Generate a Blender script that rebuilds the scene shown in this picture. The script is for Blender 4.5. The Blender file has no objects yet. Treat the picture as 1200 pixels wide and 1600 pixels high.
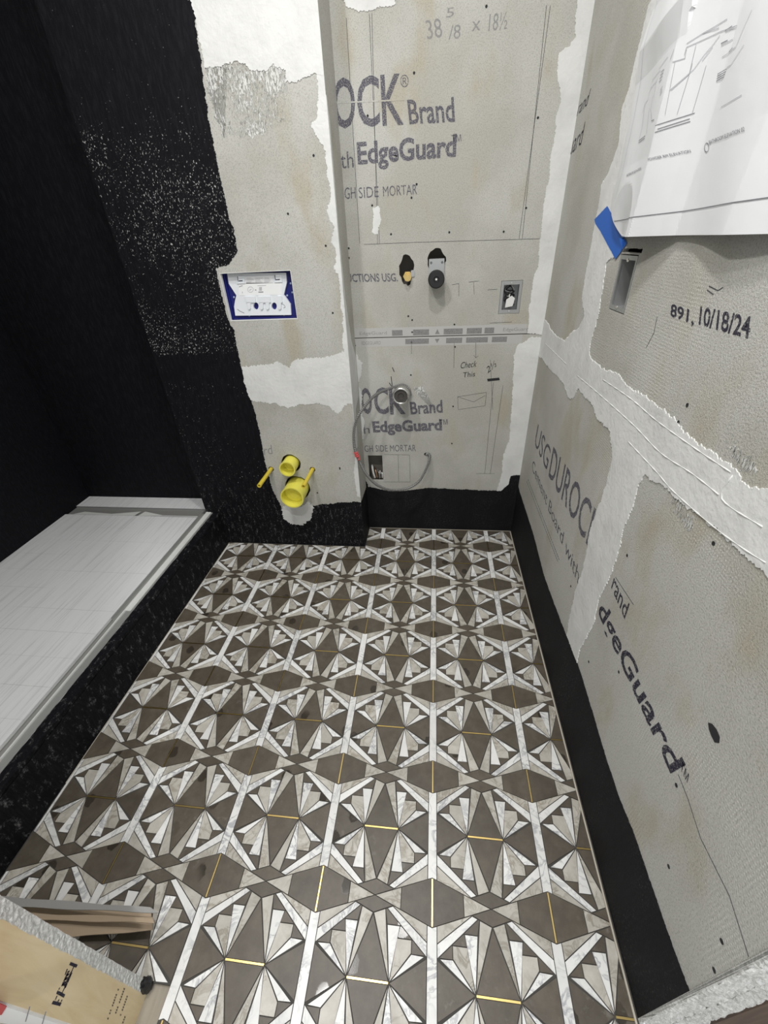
import bpy, bmesh, math, random
from mathutils import Vector, Matrix, noise as mnoise
from mathutils.geometry import delaunay_2d_cdt

random.seed(7)
scene = bpy.context.scene
C = scene.collection
S = 0.254                      # one floor-tile module in metres

# ------------------------------------------------------------------ camera
FPX = 641.306
RV = Vector((0.582671416, 0.113137168, -0.0112488994))
CP = Vector((-0.0968383502, -1.1356702, 4.79775263)) * S
HY = 1.0057                    # module length along the room / module width
th = RV.length
RW = Matrix.Rotation(th, 3, RV.normalized()) @ Matrix(((1, 0, 0), (0, 0, -1), (0, 1, 0)))   # world -> (right, down, forward)
cam = bpy.data.cameras.new('camera')
camo = bpy.data.objects.new('camera', cam)
C.objects.link(camo)
cam.sensor_fit = 'VERTICAL'
cam.sensor_height = 24.0
cam.lens = 24.0 * FPX / 1600.0
cam.clip_start = 0.01
M3 = RW.transposed() @ Matrix(((1, 0, 0), (0, -1, 0), (0, 0, -1)))
camo.matrix_world = Matrix.Translation(CP) @ M3.to_4x4()
scene.camera = camo

# ------------------------------------------------------------------ world, lights, exposure
w = bpy.data.worlds.new('world')
scene.world = w
w.use_nodes = True
w.node_tree.nodes['Background'].inputs[0].default_value = (0.95, 0.98, 1.0, 1)
w.node_tree.nodes['Background'].inputs[1].default_value = 0.72
scene.view_settings.view_transform = 'Standard'
scene.view_settings.look = 'None'
scene.view_settings.gamma = 1.0
scene.view_settings.use_curve_mapping = False
scene.view_settings.exposure = 0.27
CEIL = 9.7 * S
LAMPS = [(-2.5, 0.7, 11.5), (-0.35, 1.9, 9.0), (-0.9, -2.7, 13.5)]
LAMP_NAMES = ['ceiling_downlight_left_offscreen', 'ceiling_downlight_middle_offscreen', 'hall_downlight_offscreen']
for i, (lx, ly, pw) in enumerate(LAMPS):
    l = bpy.data.lights.new(LAMP_NAMES[i], 'AREA')
    l.shape = 'DISK'; l.size = 0.11; l.energy = pw; l.color = (1.0, 0.985, 0.96)
    lo = bpy.data.objects.new(LAMP_NAMES[i], l)
    lo.location = (lx * S, ly * S, CEIL - 0.012)
    C.objects.link(lo)

# ------------------------------------------------------------------ pixel helpers
def ray(u, v):
    return RW.transposed() @ Vector(((u - 600) / FPX, (v - 800) / FPX, 1.0))
def proj(P):
    c = RW @ (Vector(P) - CP)
    if c.z < 1e-4: return None
    return (600 + FPX * c.x / c.z, 800 + FPX * c.y / c.z)

class Frame:                   # a plane of the room: 2-D coordinates (a, b) and a normal into the room
    def __init__(s, o, u, v, n):
        s.o, s.u, s.v, s.n = Vector(o), Vector(u), Vector(v), Vector(n)
    def pix(s, x, y):
        d = ray(x, y)
        t = (s.o - CP).dot(s.n) / d.dot(s.n)
        q = CP + d * t - s.o
        return (q.dot(s.u), q.dot(s.v))
    def pts(s, L): return [s.pix(*q) for q in L]
    def w(s, a, b, h=0.0): return s.o + s.u * a + s.v * b + s.n * h

YB, YK, XR, XN = 4.93 * S, 5.56 * S, 1.5 * S, -1.30 * S
XBL, XSL, YSB = -4.27 * S, -7.05 * S, 5.41 * S      # bump-out left edge, shower left wall, shower back
YF = -0.52 * S
BUMP = Frame((0, YB, 0), (1, 0, 0), (0, 0, 1), (0, -1, 0))
BACK = Frame((0, YK, 0), (1, 0, 0), (0, 0, 1), (0, -1, 0))
RIGHT = Frame((XR, 0, 0), (0, -1, 0), (0, 0, 1), (-1, 0, 0))
NICHE = Frame((XN, 0, 0), (0, 1, 0), (0, 0, 1), (1, 0, 0))
FLOOR = Frame((0, 0, 0), (1, 0, 0), (0, 1, 0), (0, 0, 1))
ZP = 0.70 * S
PAN = Frame((0, 0, ZP), (1, 0, 0), (0, 1, 0), (0, 0, 1))

# ------------------------------------------------------------------ materials
def mat(name, col, rough=0.7, metal=0.0, spec=0.5):
    m = bpy.data.materials.new(name)
    m.use_nodes = True
    b = m.node_tree.nodes['Principled BSDF']
    b.inputs['Base Color'].default_value = (*col, 1)
    b.inputs['Roughness'].default_value = rough
    b.inputs['Metallic'].default_value = metal
    b.inputs['Specular IOR Level'].default_value = spec
    return m
class NT:
    def __init__(s, m):
        s.t = m.node_tree; s.b = s.t.nodes['Principled BSDF']; s.out = s.t.nodes['Material Output']
        s._p = None
    def n(s, typ, **kw):
        o = s.t.nodes.new(typ)
        for k, v in kw.items(): setattr(o, k, v)
        return o
    def l(s, a, b): s.t.links.new(a, b)
    def pos(s):
        if not s._p: s._p = s.n('ShaderNodeNewGeometry').outputs['Position']
        return s._p
    def val(s, sock, v):
        if isinstance(v, (int, float)): sock.default_value = v
        elif isinstance(v, tuple): sock.default_value = v if len(v) == 4 else (*v, 1) if sock.type == 'RGBA' else v
        else: s.l(v, sock)
    def scale(s, vec, sc):
        o = s.n('ShaderNodeVectorMath', operation='MULTIPLY'); s.l(vec, o.inputs[0]); o.inputs[1].default_value = sc
        return o.outputs[0]
    def add(s, a, b):
        o = s.n('ShaderNodeVectorMath', operation='ADD'); s.l(a, o.inputs[0]); s.l(b, o.inputs[1]); return o.outputs[0]
    def noise(s, sc, det=4, rough=0.55, vec=None, dist=0.0):
        o = s.n('ShaderNodeTexNoise'); o.inputs['Scale'].default_value = sc; o.inputs['Detail'].default_value = det
        o.inputs['Roughness'].default_value = rough; o.inputs['Distortion'].default_value = dist
        s.l(vec if vec is not None else s.pos(), o.inputs['Vector']); return o.outputs['Fac']
    def ramp(s, f, a, b, smooth=False):
        o = s.n('ShaderNodeMapRange'); o.clamp = True
        if smooth: o.interpolation_type = 'SMOOTHSTEP'
        s.l(f, o.inputs['Value']); o.inputs['From Min'].default_value = a; o.inputs['From Max'].default_value = b
        return o.outputs['Result']
    def math(s, op, a, b=0.0):
        o = s.n('ShaderNodeMath', operation=op); s.val(o.inputs[0], a); s.val(o.inputs[1], b); return o.outputs[0]
    def mix(s, f, a, b):
        o = s.n('ShaderNodeMix', data_type='RGBA'); s.val(o.inputs[0], f)
        for k, v in ((6, a), (7, b)):
            if isinstance(v, tuple): o.inputs[k].default_value = (*v[:3], 1)
            else: s.l(v, o.inputs[k])
        return o.outputs[2]
    def bump(s, h, strength=0.3, dist=0.002):
        o = s.n('ShaderNodeBump'); o.inputs['Strength'].default_value = strength; o.inputs['Distance'].default_value = dist
        s.l(h, o.inputs['Height']); s.l(o.outputs[0], s.b.inputs['Normal'])
    def base(s, c): s.l(c, s.b.inputs['Base Color'])
    def cut(s, f):            # f = coverage, 0 lets the board behind show
        tr = s.n('ShaderNodeBsdfTransparent'); mx = s.n('ShaderNodeMixShader')
        s.l(f, mx.inputs[0]); s.l(tr.outputs[0], mx.inputs[1]); s.l(s.b.outputs[0], mx.inputs[2]); s.l(mx.outputs[0], s.out.inputs['Surface'])

def board_mat(name, c1, c2, c3, weave):
    m = mat(name, c1, 0.9, spec=0.2); t = NT(m)
    big = t.ramp(t.noise(3.2, 5), 0.4, 0.66, True)
    fine = t.noise(320, 3, 0.7)
    gr = t.noise(900, 2, 0.6)
    col = t.mix(big, c1, c2)
    tan = t.ramp(t.noise(5.0, 4, vec=t.add(t.pos(), t.scale(t.pos(), (0.7, 0.4, -0.2)))), 0.52, 0.72, True)
    col = t.mix(t.math('MULTIPLY', tan, 0.8), col, c3)
    col = t.mix(t.math('MULTIPLY', t.ramp(fine, 0.52, 0.34), 0.42), col, (0.16, 0.155, 0.14))
    col = t.mix(t.math('MULTIPLY', t.ramp(gr, 0.56, 0.72), 0.6), col, (0.82, 0.81, 0.77))
    h = fine
    if weave:
        q = t.n('ShaderNodeSeparateXYZ'); t.l(t.pos(), q.inputs[0])
        wy = t.math('SINE', t.math('ADD', t.math('MULTIPLY', q.outputs[1], 2 * math.pi / 0.0056), t.math('MULTIPLY', t.noise(60, 2), 4.0)))
        wz = t.math('SINE', t.math('ADD', t.math('MULTIPLY', q.outputs[2], 2 * math.pi / 0.0056), t.math('MULTIPLY', t.noise(55, 2), 4.0)))
        we = t.math('MULTIPLY', t.math('MULTIPLY', t.math('ADD', wy, 1.0), t.math('ADD', wz, 1.0)), t.ramp(t.noise(4.5, 3), 0.36, 0.62))
        h = t.math('ADD', t.math('MULTIPLY', we, 0.06), t.math('MULTIPLY', fine, 1.7))
        col = t.mix(t.math('MULTIPLY', t.ramp(t.math('ADD', we, t.math('MULTIPLY', t.noise(260, 3, 0.7), 4.0)), 3.2, 5.2), 0.8), col, (0.70, 0.695, 0.66))
    t.base(col); t.bump(h, 0.5 if weave else 0.3, 0.0016)
    return m
M_BOARD = board_mat('cement_board', (0.53, 0.527, 0.495), (0.445, 0.438, 0.395), (0.44, 0.40, 0.31), False)
M_BOARDW = board_mat('cement_board_mesh_side', (0.53, 0.527, 0.495), (0.445, 0.438, 0.395), (0.44, 0.40, 0.31), True)

def compound_mat(name, col, cover=None):
    m = mat(name, col, 0.85, spec=0.2); t = NT(m)
    n1 = t.noise(14, 5); n2 = t.noise(90, 3)
    t.base(t.mix(t.ramp(n1, 0.42, 0.72), col, tuple(c * 0.87 for c in col)))
    t.bump(t.math('ADD', n1, t.math('MULTIPLY', n2, 0.35)), 0.65 if cover is None else 0.1, 0.005)
    if cover is not None:
        f = t.math('ADD', t.noise(260, 4, 0.65, vec=t.scale(t.pos(), (1, 1, 0.35))), t.math('MULTIPLY', t.noise(12, 4), 0.55))
        t.cut(t.ramp(f, cover, cover + 0.16))
    return m
M_WHITE = compound_mat('joint_compound', (0.76, 0.765, 0.755))
M_WHITE_G = M_WHITE
M_SMEAR = compound_mat('thin_compound_smear', (0.72, 0.725, 0.705), 0.74)

def membrane_mat(name, speck):
    m = mat(name, (0.006, 0.006, 0.008), 0.7, spec=0.16); t = NT(m)
    q = t.n('ShaderNodeSeparateXYZ'); t.l(t.pos(), q.inputs[0])
    st = t.noise(60, 4, 0.6, vec=t.scale(t.pos(), (3.5, 3.5, 0.55)))
    col = t.mix(t.ramp(st, 0.45, 0.8), (0.004, 0.0042, 0.006), (0.013, 0.0135, 0.017))
    if speck == 'pin':
        sp = t.noise(270, 3, 0.62, vec=t.scale(t.pos(), (1, 1, 0.6)))
        zone = t.noise(2.6, 3)
        zm = t.math('MULTIPLY', t.ramp(q.outputs[2], 1.62, 1.50), t.math('ADD', t.ramp(q.outputs[2], 0.885, 0.90), t.math('MULTIPLY', t.ramp(q.outputs[2], 0.80, 0.79), 0.45)))
        thr = t.math('SUBTRACT', sp, t.math('SUBTRACT', 0.74, t.math('MULTIPLY', t.math('MULTIPLY', t.ramp(zone, 0.25, 0.5), zm), 0.112)))
        col = t.mix(t.ramp(thr, 0.0, 0.02), col, (0.55, 0.55, 0.54))
    if speck in ('scuff', 'pin'):
        sc = t.noise(48, 6, 0.7, vec=t.scale(t.pos(), (1.6, 1.0, 0.5)))
        zs = t.ramp(q.outputs[2], 0.42, 0.18)
        f = t.math('MULTIPLY', t.ramp(sc, 0.54, 0.78), zs)
        f = t.math('MULTIPLY', f, t.ramp(t.noise(210, 3), 0.40, 0.66))
        col = t.mix(t.math('MULTIPLY', f, 0.85), col, (0.42, 0.42, 0.43))
    if speck == 'dust':
        f = t.math('MULTIPLY', t.ramp(t.noise(190, 5, 0.75), 0.55, 0.72), t.ramp(t.noise(11, 4, 0.6, t.scale(t.pos(), (1, 1, 0.4))), 0.42, 0.62))
        col = t.mix(t.math('MULTIPLY', f, 0.5), col, (0.30, 0.30, 0.31))
        col = t.mix(0.35, col, (0.016, 0.016, 0.017))
    t.base(col); t.bump(t.noise(240, 3), 0.3, 0.0012)
    return m
M_BLK = membrane_mat('black_membrane', 'none')
M_BLKP = membrane_mat('black_membrane_pinholed', 'pin')
M_BLKS = membrane_mat('black_membrane_scuffed', 'scuff')
M_BLKD = membrane_mat('black_membrane_dusty', 'dust')

def ink_mat(name, col, lo, wid=0.12):
    m = mat(name, col, 0.9, spec=0.1); t = NT(m)
    t.cut(t.ramp(t.math('ADD', t.noise(330, 3, 0.7), t.math('MULTIPLY', t.noise(1100, 2), 0.35)), lo, lo + wid))
    return m
M_INK = ink_mat('grey_violet_ink', (0.125, 0.12, 0.15), 0.56)
M_INKD = ink_mat('dark_violet_ink', (0.045, 0.042, 0.06), 0.53)
M_INKL = ink_mat('faint_grey_ink', (0.30, 0.295, 0.295), 0.55)
M_PENCIL = ink_mat('pencil_line', (0.10, 0.10, 0.105), 0.52)
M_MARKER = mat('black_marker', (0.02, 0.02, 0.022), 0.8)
M_PRINT = mat('grey_print', (0.22, 0.225, 0.24), 0.8)

def stone_mat(name, c1, c2, rough, veins=None, spots=False):
    m = mat(name, c1, rough); t = NT(m)
    oi = t.n('ShaderNodeObjectInfo')
    off = t.n('ShaderNodeCombineXYZ')
    for k in range(3): t.l(t.math('MULTIPLY', oi.outputs['Random'], 37.0 + 11 * k), off.inputs[k])
    v = t.add(t.pos(), off.outputs[0])
    col = t.mix(t.ramp(t.noise(34, 5, 0.6, v), 0.35, 0.7), c1, c2)
    r = t.math('SUBTRACT', oi.outputs['Random'], 0.5)
    if veins:
        ve = t.noise(22, 5, 0.6, v, 1.2)
        ve = t.math('ABSOLUTE', t.math('SUBTRACT', ve, 0.5))
        col = t.mix(t.math('MULTIPLY', t.ramp(ve, 0.06, 0.0), t.ramp(t.noise(11, 2, 0.5, v), 0.38, 0.58)), col, veins)
    hs = t.n('ShaderNodeHueSaturation'); t.l(col, hs.inputs['Color'])
    t.l(t.math('ADD', 1.0, t.math('MULTIPLY', r, 0.18)), hs.inputs['Value'])
    col = hs.outputs['Color']
    fl = t.ramp(t.noise(420, 3, 0.7), 0.68, 0.78)
    col = t.mix(t.math('MULTIPLY', fl, 0.35), col, (0.6, 0.58, 0.54))
    if spots:
        vo = t.n('ShaderNodeTexVoronoi'); vo.voronoi_dimensions = '2D'; vo.inputs['Scale'].default_value = 6.5; t.l(t.add(t.pos(), t.scale(t.pos(), (0.3, 0.1, 0))), vo.inputs['Vector'])
        d = t.math('ADD', vo.outputs['Distance'], t.math('MULTIPLY', t.noise(70, 3), 0.12))
        sp = t.math('MULTIPLY', t.ramp(d, 0.185, 0.16), t.ramp(t.noise(2.5, 2), 0.44, 0.50))
        col = t.mix(t.math('MULTIPLY', sp, 0.7), col, (0.028, 0.023, 0.018))
        dust = t.math('MULTIPLY', t.ramp(t.noise(60, 4), 0.60, 0.80), t.ramp(t.noise(4, 3), 0.5, 0.7))
        col = t.mix(t.math('MULTIPLY', dust, 0.5), col, (0.40, 0.38, 0.35))
        t.l(t.math('SUBTRACT', rough, t.math('MULTIPLY', sp, 0.22)), t.b.inputs['Roughness'])
    t.base(col); t.bump(t.noise(500, 2), 0.06, 0.0006)
    return m
M_DARK = stone_mat('dark_brown_limestone', (0.080, 0.066, 0.050), (0.116, 0.098, 0.076), 0.42, None, True)
M_TAUPE = stone_mat('taupe_marble', (0.44, 0.415, 0.365), (0.56, 0.535, 0.485), 0.40, (0.30, 0.27, 0.22))
M_MARB = stone_mat('white_marble', (0.76, 0.76, 0.745), (0.82, 0.82, 0.81), 0.35, (0.40, 0.41, 0.43))
M_BRASS = mat('brass', (0.80, 0.60, 0.24), 0.32, 1.0)
M_GROUT = mat('dark_joint', (0.07, 0.066, 0.06), 0.9)
M_EDGE = mat('cream_edge', (0.52, 0.48, 0.40), 0.8)

def pan_mat():
    m = mat('white_lined_tile', (0.70, 0.71, 0.72), 0.42); t = NT(m)
    v = t.scale(t.pos(), (150, 4.0, 1))
    s1 = t.noise(1.0, 3, 0.6, v)
    v2 = t.scale(t.pos(), (55, 1.6, 1))
    s2 = t.noise(1.0, 2, 0.5, v2)
    col = t.mix(t.ramp(s1, 0.52, 0.72), (0.80, 0.815, 0.83), (0.60, 0.61, 0.63))
    col = t.mix(t.math('MULTIPLY', t.ramp(s2, 0.45, 0.7), 0.35), col, (0.85, 0.86, 0.865))
    t.base(col); t.bump(s1, 0.2, 0.001)
    return m
M_PAN = pan_mat()
M_ALU = mat('brushed_aluminium', (0.62, 0.63, 0.62), 0.4, 0.6)
M_FILM = mat('white_film_edge', (0.75, 0.76, 0.75), 0.5)
M_GREYM = mat('galvanised_steel', (0.46, 0.47, 0.47), 0.42, 0.7)
M_CHAN = mat('dull_channel_steel', (0.36, 0.36, 0.35), 0.5, 0.4)
M_CAV = mat('stud_bay_board', (0.34, 0.31, 0.27), 0.95)
M_BLUE = mat('cobalt_blue_plastic', (0.008, 0.012, 0.15), 0.45)
M_WPL = mat('white_plastic', (0.80, 0.83, 0.87), 0.45)
M_HOLE = mat('black_rubber', (0.012, 0.012, 0.013), 0.5)
M_YEL = mat('yellow_plastic', (0.86, 0.80, 0.12), 0.45)
M_YELR = mat('deep_yellow_plastic', (0.72, 0.56, 0.05), 0.45)
M_CHROME = mat('chrome', (0.75, 0.75, 0.74), 0.18, 1.0)
M_RED = mat('red_tape', (0.70, 0.10, 0.10), 0.6)
M_TAPE = mat('blue_painters_tape', (0.015, 0.13, 0.56), 0.6)
M_WIREW = mat('white_wire_sheath', (0.8, 0.8, 0.78), 0.5)
M_COPPER = mat('copper_wire', (0.72, 0.40, 0.22), 0.35, 1.0)
M_CARDT = mat('grey_card_face', (0.34, 0.335, 0.325), 0.8)
M_CARD = mat('brown_cardboard', (0.40, 0.31, 0.22), 0.9)


def paper_mat():
    m = mat('white_paper', (0.76, 0.77, 0.79), 0.75, spec=0.2); t = NT(m)
    t.bump(t.noise(9, 3), 0.35, 0.006); return m
M_PAPER = paper_mat()
def wood_mat(name, c1, c2, sc=(40, 6, 3)):
    m = mat(name, c1, 0.65); t = NT(m)
    n = t.noise(1.0, 4, 0.6, t.scale(t.pos(), sc), 1.5)
    kn = t.ramp(t.noise(9, 3), 0.66, 0.74)
    col = t.mix(t.ramp(n, 0.35, 0.7), c1, c2)
    t.base(t.mix(t.math('MULTIPLY', kn, 0.5), col, tuple(c * 0.5 for c in c2))); t.bump(n, 0.15, 0.001); return m
M_WOOD = wood_mat('pale_lumber', (0.80, 0.665, 0.43), (0.70, 0.55, 0.32), (5, 26, 4))
M_BROWN = wood_mat('brown_stud', (0.13, 0.085, 0.06), (0.075, 0.05, 0.04))
M_PLY = wood_mat('grey_subfloor_plywood', (0.36, 0.32, 0.26), (0.28, 0.25, 0.20))
def rough_mat(name, c, c2):
    m = mat(name, c, 0.95, spec=0.1); t = NT(m)
    n = t.noise(220, 4, 0.7); t.base(t.mix(t.ramp(n, 0.40, 0.62), c2, c)); t.bump(n, 0.8, 0.003); return m
M_CUT = rough_mat('cut_cement_edge', (0.80, 0.80, 0.78), (0.55, 0.55, 0.53))
M_CUT2 = M_CUT
M_CEIL = mat('ceiling_paint', (0.78, 0.78, 0.77), 0.9)

# ------------------------------------------------------------------ object helpers
def wloc(o):
    v = Vector((0, 0, 0))
    while o is not None:
        v = v + o.location; o = o.parent
    return v
def link(name, me, m, parent=None, loc=None):
    o = bpy.data.objects.new(name, me); C.objects.link(o)
    if m is not None and len(me.materials) == 0: me.materials.append(m)
    if parent is not None: o.parent = parent
    if loc is not None: o.location = loc
    return o
def mk(name, V, F, m, parent=None, smooth=False, base=None):
    """verts are world coordinates; base = world origin for the object (top-level things)."""
    org = Vector(base) if base is not None else Vector((0, 0, 0))
    if parent is not None and base is None: org = wloc(parent)
    me = bpy.data.meshes.new(name)
    me.from_pydata([Vector(v) - org for v in V], [], F)
    bm = bmesh.new(); bm.from_mesh(me); bmesh.ops.recalc_face_normals(bm, faces=bm.faces); bm.to_mesh(me); bm.free()
    if smooth:
        for p in me.polygons: p.use_smooth = True
    o = link(name, me, m, parent)
    if base is not None: o.location = org - (wloc(parent) if parent is not None else Vector((0, 0, 0)))
    return o
def thing(name, loc, label, cat, group=None):
    o = bpy.data.objects.new(name, None); C.objects.link(o); o.location = loc; o.empty_display_size = 0.05
    o['label'] = label; o['category'] = cat
    if group: o['group'] = group
    return o
def tag(o, label, cat, group=None):
    o['label'] = label; o['category'] = cat
    if group: o['group'] = group
    return o
def struct(o, label=None):
    o['kind'] = 'structure'
    if label: o['label'] = label
    return o
def root_struct(name, loc=(0, 0, 0), label=None):
    o = bpy.data.objects.new(name, None); C.objects.link(o); o.location = loc; o.empty_display_size = 0.05
    return struct(o, label)
def boxvf(x0, x1, y0, y1, z0, z1):
    V = [(x, y, z) for x in (x0, x1) for y in (y0, y1) for z in (z0, z1)]
    F = [(0, 1, 3, 2), (4, 6, 7, 5), (0, 4, 5, 1), (2, 3, 7, 6), (0, 2, 6, 4), (1, 5, 7, 3)]
    return V, F
def box(name, x0, x1, y0, y1, z0, z1, m, parent=None, bevel=0.0, base=None):
    V, F = boxvf(x0, x1, y0, y1, z0, z1)
    o = mk(name, V, F, m, parent, base=base)
    if bevel:
        bm = bmesh.new(); bm.from_mesh(o.data); bmesh.ops.bevel(bm, geom=bm.edges[:], offset=bevel, segments=2, affect='EDGES'); bm.to_mesh(o.data); bm.free()
    return o
def inside(pt, poly):
    x, y = pt; r = False; n = len(poly); j = n - 1
    for i in range(n):
        xi, yi = poly[i]; xj, yj = poly[j]
        if (yi > y) != (yj > y) and x < (xj - xi) * (y - yi) / (yj - yi) + xi: r = not r
        j = i
    return r
def slabvf(fr, outer, holes, h0, h1):
    V2, E = [], []
    for lp in [outer] + list(holes):
        s = len(V2); n = len(lp)
        V2 += [Vector(q) for q in lp]; E += [(s + i, s + (i + 1) % n) for i in range(n)]
    r = delaunay_2d_cdt(V2, E, [], 0, 1e-6)
    vs, fs = r[0], r[2]
    keep = []
    for f in fs:
        c = sum((vs[i] for i in f), Vector((0, 0))) / len(f)
        if inside(c, outer) and not any(inside(c, hh) for hh in holes): keep.append(tuple(f))
    n = len(vs)
    V = [fr.w(q.x, q.y, h1) for q in vs] + [fr.w(q.x, q.y, h0) for q in vs]
    F = list(keep) + [tuple(i + n for i in reversed(f)) for f in keep]
    cnt = {}
    for f in keep:
        for i in range(len(f)):
            a, b = f[i], f[(i + 1) % len(f)]
            cnt.setdefault((min(a, b), max(a, b)), []).append((a, b))
    for k, L in cnt.items():
        if len(L) == 1:
            a, b = L[0]; F.append((b, a, a + n, b + n))
    return V, F
def slab(name, fr, outer, m, h0, h1, parent=None, holes=(), base=None):
    V, F = slabvf(fr, outer, holes, h0, h1)
    return mk(name, V, F, m, parent, base=base)
def rect(a0, a1, b0, b1): return [(a0, b0), (a1, b0), (a1, b1), (a0, b1)]
def oval(ca, cb, ra, rb, n=24, rough=0.0, seed=0):
    R = random.Random(seed); o = []
    for i in range(n):
        t = 2 * math.pi * i / n; k = 1 + R.uniform(-rough, rough)
        o.append((ca + ra * k * math.cos(t), cb + rb * k * math.sin(t)))
    return o
def clip(poly, a0, a1, b0, b1):
    def half(P, f, g):
        out = []
        for i in range(len(P)):
            p, q = P[i], P[(i + 1) % len(P)]; fp, fq = f(p), f(q)
            if fp >= 0: out.append(p)
            if (fp >= 0) != (fq >= 0):
                t = fp / (fp - fq); out.append((p[0] + (q[0] - p[0]) * t, p[1] + (q[1] - p[1]) * t))
        return out
    for f in (lambda p: p[0] - a0, lambda p: a1 - p[0], lambda p: p[1] - b0, lambda p: b1 - p[1]):
        if not poly: return poly
        poly = half(poly, f, None)
    return poly
def ragged(poly, amp=0.004, step=0.004, seed=0.0):
    out = []
    n = len(poly)
    for i in range(n):
        p, q = Vector(poly[i]), Vector(poly[(i + 1) % n]); d = q - p; L = d.length
        if L < 1e-6: continue
        nn = Vector((-d.y, d.x)) / L; k = max(1, int(L / step))
        for j in range(k):
            t = j / k; c = p + d * t
            a = mnoise.noise(Vector((c.x * 45, c.y * 45, seed))) * 1.1 + mnoise.noise(Vector((c.x * 170, c.y * 170, seed + 5))) * 0.9 + mnoise.noise(Vector((c.x * 420, c.y * 420, seed + 9))) * 0.8
            out.append(tuple(c + nn * a * amp))
    return out
def patch(name, fr, px, m, h0, h1, lim, parent, amp=0.0035, seed=0.0, holes=(), raw=None):
    P = raw if raw is not None else fr.pts(px)
    P = clip(ragged(P, amp * 1.25, 0.0022, seed), *lim)
    Q = []
    for q in P:
        if not Q or (Vector(q) - Vector(Q[-1])).length > 1e-5: Q.append(q)
    return slab(name, fr, Q, m, h0, h1, parent, holes)
def ribbonvf(fr, pts, wd, h0, h1):
    V, F = [], []
    for i in range(len(pts) - 1):
        p, q = Vector(pts[i]), Vector(pts[i + 1]); d = q - p
        if d.length < 1e-7: continue
        nn = Vector((-d.y, d.x)).normalized() * wd / 2
        s = len(V)
        for h in (h0, h1):
            for c in (p - nn, q - nn, q + nn, p + nn): V.append(fr.w(c.x, c.y, h))
        F += [(s + 4, s + 5, s + 6, s + 7), (s, s + 3, s + 2, s + 1)] + [(s + k, s + (k + 1) % 4, s + 4 + (k + 1) % 4, s + 4 + k) for k in range(4)]
    return V, F
def join(parts):
    V, F = [], []
    for v, f in parts:
        s = len(V); V += list(v); F += [tuple(i + s for i in q) for q in f]
    return V, F
def lines(name, fr, pxlines, m, wd, h0, h1, parent, raw=False):
    return mk(name, *join([ribbonvf(fr, L if raw else fr.pts(L), wd, h0, h1) for L in pxlines]), m, parent)
_txt = {}
def text_mesh(s, bold=0.0):
    k = (s, bold)
    if k in _txt: return _txt[k]
    cu = bpy.data.curves.new('t', 'FONT'); cu.body = s; cu.size = 1.0; cu.resolution_u = 3; cu.offset = bold
    o = bpy.data.objects.new('t', cu); C.objects.link(o)
    bpy.context.view_layer.update()
    me = bpy.data.meshes.new_from_object(o.evaluated_get(bpy.context.evaluated_depsgraph_get()))
    V = [(v.co.x, v.co.y) for v in me.vertices]; F = [tuple(p.vertices) for p in me.polygons]
    bpy.data.objects.remove(o); bpy.data.curves.remove(cu); bpy.data.meshes.remove(me)
    _txt[k] = (V, F); return _txt[k]
def textvf(fr, s, bl, br, tl, h, bold=0.0, lim=None):
    """map the text's bounding box onto the parallelogram bl-br-tl (plane coordinates)"""
    V, F = text_mesh(s, bold)
    x0 = min(v[0] for v in V); x1 = max(v[0] for v in V); y0 = min(v[1] for v in V); y1 = max(v[1] for v in V)
    bl, br, tl = Vector(bl), Vector(br), Vector(tl)
    P = [bl + (br - bl) * ((x - x0) / (x1 - x0)) + (tl - bl) * ((y - y0) / (y1 - y0)) for x, y in V]
    if lim: P = [Vector((min(max(q.x, lim[0]), lim[1]), q.y)) for q in P]
    return [fr.w(q.x, q.y, h) for q in P], F
def textpx(name, fr, s, bl, br, tl, m, parent, h=0.0004, bold=0.0):
    return mk(name, *textvf(fr, s, fr.pix(*bl), fr.pix(*br), fr.pix(*tl), h, bold), m, parent)
def lathevf(base, axis, prof, n=32, up=Vector((0, 0, 1))):
    """prof = [(distance along axis, radius)], closed loops allowed by repeating"""
    ax = Vector(axis).normalized(); e1 = ax.cross(up)
    if e1.length < 1e-3: e1 = ax.cross(Vector((1, 0, 0)))
    e1.normalize(); e2 = ax.cross(e1); V, F = [], []; base = Vector(base)
    for d, r in prof:
        for k in range(n):
            t = 2 * math.pi * k / n
            V.append(base + ax * d + (e1 * math.cos(t) + e2 * math.sin(t)) * max(r, 1e-5))
    for i in range(len(prof) - 1):
        for k in range(n):
            F.append((i * n + k, i * n + (k + 1) % n, (i + 1) * n + (k + 1) % n, (i + 1) * n + k))
    return V, F
def lathe(name, base, axis, prof, m, parent=None, n=32, smooth=False, org=None):
    o = mk(name, *lathevf(base, axis, prof, n), m, parent, base=org)
    if smooth:
        for p in o.data.polygons: p.use_smooth = True
    return o
def catmull(P, k):
    P = [Vector(q) for q in P]; out = []
    for i in range(len(P) - 1):
        a, b, c, d = P[max(i - 1, 0)], P[i], P[i + 1], P[min(i + 2, len(P) - 1)]
        for j in range(k):
            t = j / k
            out.append(0.5 * ((2 * b) + (c - a) * t + (2 * a - 5 * b + 4 * c - d) * t * t + (3 * b - a - 3 * c + d) * t ** 3))
    out.append(P[-1]); return out
def resample(P, step):
    out = [P[0]]; acc = 0.0
    for i in range(1, len(P)):
        a, b = P[i - 1], P[i]; L = (b - a).length
        while acc + L >= step:
            t = (step - acc) / L; a = a + (b - a) * t; out.append(a); L = (b - a).length; acc = 0.0
        acc += L
    return out
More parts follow.
